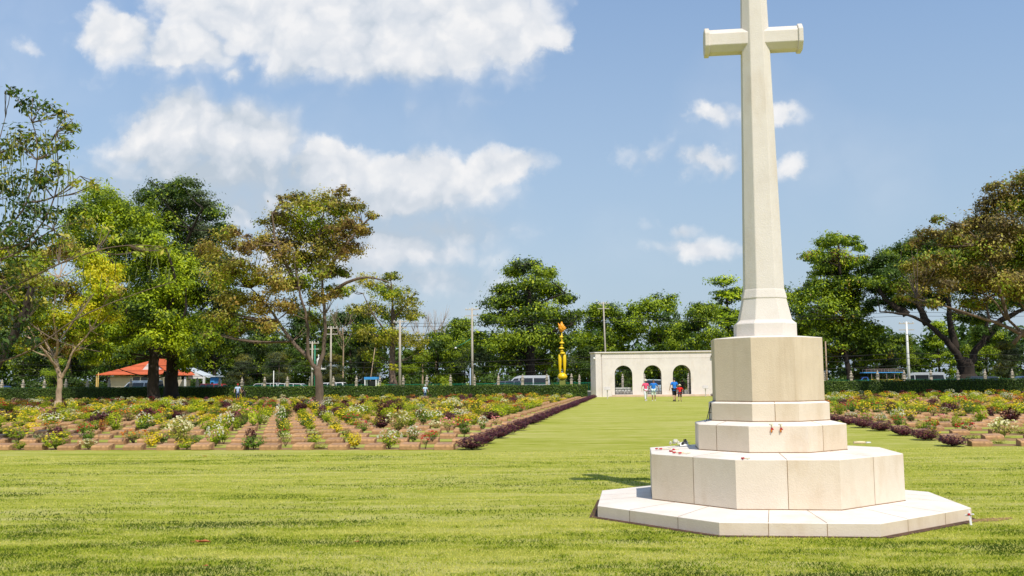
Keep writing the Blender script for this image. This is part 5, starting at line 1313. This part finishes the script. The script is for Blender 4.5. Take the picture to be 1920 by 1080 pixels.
def person(label, loc, rz, H=1.7, shirt=(.5,.5,.5), legs=(.1,.1,.1), shorts=False, hat=None, hatcol=(.7,.6,.4), lean=0.0, stride=.18, arms=((.10,.0),(.10,.0)), skin=SKIN, shoe=(.05,.05,.05), hair=True, fat=1.0, bag=None, sleeve=True, back=None, head_turn=0.0):
    o = empty('person', loc, rz); tag(o, label, 'person')
    s = H/1.72; V_ = lambda x, y, z: Vector((x*s, (y-lean*max(0, z-.95))*s, (z-abs(lean)*.25*max(0, z-.95))*s))
    st = stride
    J = {'pel': V_(0,0,.95), 'bel': V_(0,-.01,1.10), 'chest': V_(0,0,1.30), 'neck': V_(0,0,1.46), 'hb': V_(0,-.01,1.56), 'hd': V_(0,-.015,1.63), 'ht': V_(0,0,1.69)}
    order = ['pel','bel','chest','neck','hb','hd','ht']
    verts = [J[k] for k in order]; rad = [(.125*fat,.10*fat),(.12*fat,.10*fat),(.135*fat,.10*fat),(.05,.05),(.068,.072),(.078,.088),(.055,.06)]
    edges = [(0,1),(1,2),(2,3),(3,4),(4,5),(5,6)]
    def add(v, r, par): verts.append(v); rad.append(r); edges.append((par, len(verts)-1)); return len(verts)-1
    nose = add(V_(0,-.115,1.605), .012, 4)
    LEGS = []; ARMS = []
    for sd, f in ((-1, st), (1, -st)):
        h = add(V_(sd*.10,0,.90), (.085*fat,.085*fat), 0); k = add(V_(sd*.105,-f*.55-.03,.50), .058, h); a = add(V_(sd*.105,-f*.9+(.04 if f < 0 else 0),.09+(.05 if f < 0 else 0)), .036, k)
        t = add(V_(sd*.115,-f*.9-.13,.035+(.02 if f < 0 else 0)), .032, a); LEGS.append((h,k,a,t))
    for i, sd in enumerate((-1, 1)):
        out, fw = arms[i]
        sh = add(V_(sd*.175,0,1.40), .052, 2); el = add(V_(sd*(.215+out),-fw*.4+.02,1.13+abs(fw)*.05), .040, sh)
        wr = add(V_(sd*(.225+out*(1.2 if fw < .5 else .2)),-fw*1.0-.03,.89+fw*.28), .026, el)
        pm = add(verts[wr]+(verts[wr]-verts[el]).normalized()*.075*s, (.032,.018), wr); ARMS.append((sh,el,wr))
        d = (verts[pm]-verts[wr]).normalized(); side = d.cross(Vector((1,0,0))).normalized()
        for j, (off, ln) in enumerate(((-.026,.065),(-.009,.078),(.009,.072),(.026,.056))):
            m1 = add(verts[pm]+d*.02*s+side*off*s, .009, pm); m2 = add(verts[m1]+d*ln*.55*s+Vector((-sd*.006,0,0)), .0085, m1); add(verts[m2]+d*ln*.45*s+Vector((-sd*.016,0,0)), .007, m2)
        th = add(verts[wr]+d*.035*s-side*.03*s+Vector((-sd*.01,0,0)), .010, wr); add(verts[th]+d*.035*s-side*.012*s, .008, th)
    rad = [tuple(x*s for x in (r if isinstance(r, tuple) else (r, r))) for r in rad]
    me = skin_mesh(verts, edges, rad, 'body'); me.materials.append(skin)
    bo = bpy.data.objects.new('body', me); COL.objects.link(bo); bo.parent = o
    def garment(name, chain_edges, grow, m, rmod=None):
        ids = sorted({i for e in chain_edges for i in e}); mp = {i: k for k, i in enumerate(ids)}
        vs = [verts[i] for i in ids]; rr = [tuple(x+grow for x in rad[i]) for i in ids]
        if rmod:
            for i, g in rmod.items():
                if i in mp: rr[mp[i]] = tuple(x*g for x in rr[mp[i]])
        mm = skin_mesh(vs, [(mp[a], mp[b]) for a, b in chain_edges], rr, name); mm.materials.append(m)
        g = bpy.data.objects.new(name, mm); COL.objects.link(g); g.parent = bo; return g
    key = lambda c, n: MAT.get(n+str(c)) or mat(n+str(c), c, .9, .10, 6)
    # shirt with sleeves to the elbow
    n0 = len(verts)
    ve = []
    for (sh, el, wr) in ARMS:
        verts.append(verts[sh].lerp(verts[el], .75 if sleeve else .2)); rad.append((.050*s,.050*s)); ve.append((sh, len(verts)-1))
    verts.append(J['chest'].lerp(J['neck'], .75)); rad.append((.10*s,.085*s)); nk = len(verts)-1
    hem = len(verts); verts.append(V_(0,0,.86)); rad.append((.135*fat*s,.115*fat*s))
    garment('shirt', [(0,hem),(0,1),(1,2),(2,nk),(2,ve[0][0]),ve[0],(2,ve[1][0]),ve[1]], .024, key(shirt, 'cloth'))
    le = []
    for (h,k,a,t) in LEGS:
        e = verts[k].lerp(verts[a], .12 if shorts else .93); verts.append(e); rad.append(((.07 if shorts else .050)*s,)*2); le += [(0,h),(h,k),(k,len(verts)-1)]
    garment('shorts' if shorts else 'trousers', le, .012 if not shorts else .02, key(legs, 'cloth'))
    for (h,k,a,t) in LEGS:
        b = MB(); A_, T_ = verts[a], verts[t]
        b.tube([A_+Vector((0,.035*s,-.03*s)), A_.lerp(T_, .5)+Vector((0,0,-.02*s)), T_+Vector((0,-.02*s,0))], [.045*s,.047*s,.030*s], 8); b.build('shoe', key(shoe, 'shoe'), bo, fix=False)
    hc = verts[5]
    for sd in (-1, 1):
        b = MB(); b.lathe((hc.x+sd*.03*s, hc.y-.083*s, hc.z-.012*s), [(.003,-.007),(.008*s,-.003),(.008*s,.003),(.003,.007)], 6); b.build('eye', HAIR, bo, fix=False)
        b = MB(); b.lathe((hc.x+sd*.082*s, hc.y, hc.z-.035*s), [(.004,0),(.012*s,.015*s),(.014*s,.035*s),(.004,.05*s)], 6); b.build('ear', skin, bo, fix=False)
    b = MB(); b.box(hc.x-.022*s, hc.x+.022*s, hc.y-.094*s, hc.y-.078*s, hc.z-.062*s, hc.z-.052*s); b.build('mouth', SKIN_D if skin is SKIN else HAIR, bo)
    if hair:
        b = MB(); b.lathe((hc.x, hc.y+.012*s, hc.z-.04*s), [(.06*s,-.02*s),(.088*s,.01*s),(.090*s,.06*s),(.07*s,.105*s),(.02*s,.125*s)], 12); ho = b.build('hair', HAIR, bo, fix=False)
        for v in ho.data.vertices:
            if v.co.y < hc.y-.045*s and v.co.z < hc.z+.045*s: v.co.y = hc.y-.045*s
    if hat:
        b = MB(); m = key(hatcol, 'hat'); z0 = .035
        if hat == 'brim': b.lathe((hc.x, hc.y, hc.z+.025*s), [(.19*s,-.02*s),(.20*s,-.01*s),(.10*s,.02*s),(.095*s,.08*s),(.06*s,.11*s),(.01,.115*s)], 16)
        else:
            b.lathe((hc.x, hc.y, hc.z+.02*s), [(.093*s,0),(.096*s,.04*s),(.07*s,.085*s),(.01,.10*s)], 14)
            b.add([(hc.x-.06*s,hc.y-.07*s,hc.z+.03*s),(hc.x+.06*s,hc.y-.07*s,hc.z+.03*s),(hc.x+.05*s,hc.y-.17*s,hc.z+.02*s),(hc.x-.05*s,hc.y-.17*s,hc.z+.02*s)], [(0,1,2,3),(3,2,1,0)])
        b.build('hat', m, bo, fix=False)
    if back:
        b = MB(); c_ = J['chest']; b.box(c_.x-.13*s, c_.x+.13*s, c_.y+.10*s, c_.y+.22*s, c_.z-.25*s, c_.z+.10*s)
        bb = b.build('backpack', key(back, 'cloth'), None, bevel=.03); bb.location = loc; bb.rotation_euler = (0,0,rz); tag(bb, bag or 'backpack worn by a visitor', 'backpack')
    return o
person('person in a wide straw hat, pink top and white trousers walking on the grass path', place(1211, 752), .2, 1.66, (.80,.10,.20), (.78,.80,.82), hat='brim', hatcol=(.80,.72,.52), arms=((.10,.05),(.06,.15)), shoe=(.8,.8,.8), stride=.22, fat=1.0)
person('stout person in a bright blue shirt and pale shorts with hands behind the hips', place(1226, 752), -.15, 1.66, (.02,.19,.62), (.62,.72,.62), shorts=True, arms=((.16,-.12),(.16,-.12)), skin=SKIN_D, fat=1.3, shoe=(.7,.68,.6), stride=.08)
person('person in a blue T-shirt, black shorts and dark cap seen from behind', place(1265, 753), math.pi+.2, 1.76, (.02,.20,.70), (.012,.012,.02), shorts=True, hat='cap', hatcol=(.03,.03,.04), arms=((.06,.05),(.08,.1)), fat=1.1, stride=.15)
person('child in red shirt and dark shorts walking away beside the tall person in blue', place(1275, 753), math.pi-.25, 1.27, (.78,.02,.015), (.03,.03,.05), shorts=True, hat='brim', hatcol=(.75,.66,.42), arms=((.14,.5),(.10,.1)), stride=.16)
person('person in black clothes standing inside the right arch', GW(1.75+3.0, 99.7), math.pi, 1.70, (.015,.015,.018), (.05,.05,.05), arms=((.12,.3),(.12,.1)), stride=.05)
v = atY(795, 93)
person('small figure in pale blue shirt and dark trousers standing before the hedge', v, .5, 1.40, (.50,.66,.82), (.03,.06,.14), hat='cap', hatcol=(.75,.78,.80), lean=.12, arms=((.08,.3),(.08,.25)), stride=.1)
v = atY(444, 93)
person('gardener with a white and blue shirt and red cap standing before the left hedge', v, .3, 1.66, (.45,.58,.80), (.02,.03,.08), hat='cap', hatcol=(.6,.05,.04), lean=.10, arms=((.08,.2),(.08,.2)), stride=.1)
v = atY(456, 93.4)
person('gardener in dark clothes bending forward beside the one in white and blue', v, -.9, 1.55, (.03,.03,.035), (.05,.045,.04), lean=.55, arms=((.06,.35),(.06,.3)), stride=.15, skin=SKIN_D)

# ------------------------------------------------------------------ blades of grass on the near lawn
rng = np.random.default_rng(77)
def vnoise(x, y, s):
    g = rng2.random((64, 64)); x = x*s; y = y*s; xi = np.floor(x).astype(int); yi = np.floor(y).astype(int); fx = x-xi; fy = y-yi
    fx = fx*fx*(3-2*fx); fy = fy*fy*(3-2*fy); G_ = lambda a, b: g[a % 64, b % 64]
    return (G_(xi,yi)*(1-fx)+G_(xi+1,yi)*fx)*(1-fy)+(G_(xi,yi+1)*(1-fx)+G_(xi+1,yi+1)*fx)*fy
def patch(X, Y):
    global rng2
    rng2 = np.random.default_rng(4)
    return (vnoise(X*.35, Y*1.5, 1.0)*.40+vnoise(X*.9, Y*2.2, 1.7)*.28+vnoise(X, Y*1.6, 4.5)*.20+vnoise(X, Y, 11)*.12)
def blades(n, y0, y1, h, w, pw=1.0):
    Y = y0+(y1-y0)*rng.random(n)**pw; X = (rng.random(n)*2-1)*(Y*.58+1.0)
    lx = (X-MC.x)*QV.x+(Y-MC.y)*QV.y; ly = (X-MC.x)*PV.x+(Y-MC.y)*PV.y
    r = np.maximum(np.maximum(abs(lx), abs(ly)), (abs(lx)+abs(ly))/1.4142*.985); ok = r > 2.155+rng.normal(size=n)*.02
    X, Y = X[ok], Y[ok]; n = len(X)
    # tufts: blades gather
    X += rng.normal(size=n)*.02
    a = rng.random(n)*6.283; ln = h*(.5+rng.random(n)*.9)*(1.5-patch(X, Y))
    lean = np.stack([np.cos(a), np.sin(a)], 1)*(ln*(.25+.75*rng.random(n)))[:,None]
    c = rng.random(n)*6.283; wv = np.stack([np.cos(c), np.sin(c)], 1)*w*.5
    B = np.stack([X, Y], 1)
    p0 = np.concatenate([B-wv, np.zeros((n,1))], 1); p1 = np.concatenate([B+wv, np.zeros((n,1))], 1)
    p3 = np.concatenate([B+lean, (ln*.72)[:,None]], 1)
    p2 = np.concatenate([B+lean*.45+wv*.6, (ln*.55)[:,None]], 1)
    v = np.stack([p0, p1, p2, p3], 1).reshape(-1, 3)
    tn = np.clip(.5+(patch(X, Y)-.50+.014*(Y-11))*3.0+rng.normal(size=n)*.22, 0, 1)
    return v, tn, 0
GB = leafmat('grass_blade', [(.055,.105,.003),(.18,.27,.007),(.42,.465,.022),(.70,.65,.17)], .40, .0, .6)
me = leafmesh('grass', [blades(140000, 7.4, 11.5, .024, .006), blades(130000, 11.5, 22.6, .022, .010, .9)], [GB])
go = bpy.data.objects.new('grass', me); COL.objects.link(go); tag(go, 'short mown grass blades of the near lawn', 'grass', kind='stuff')
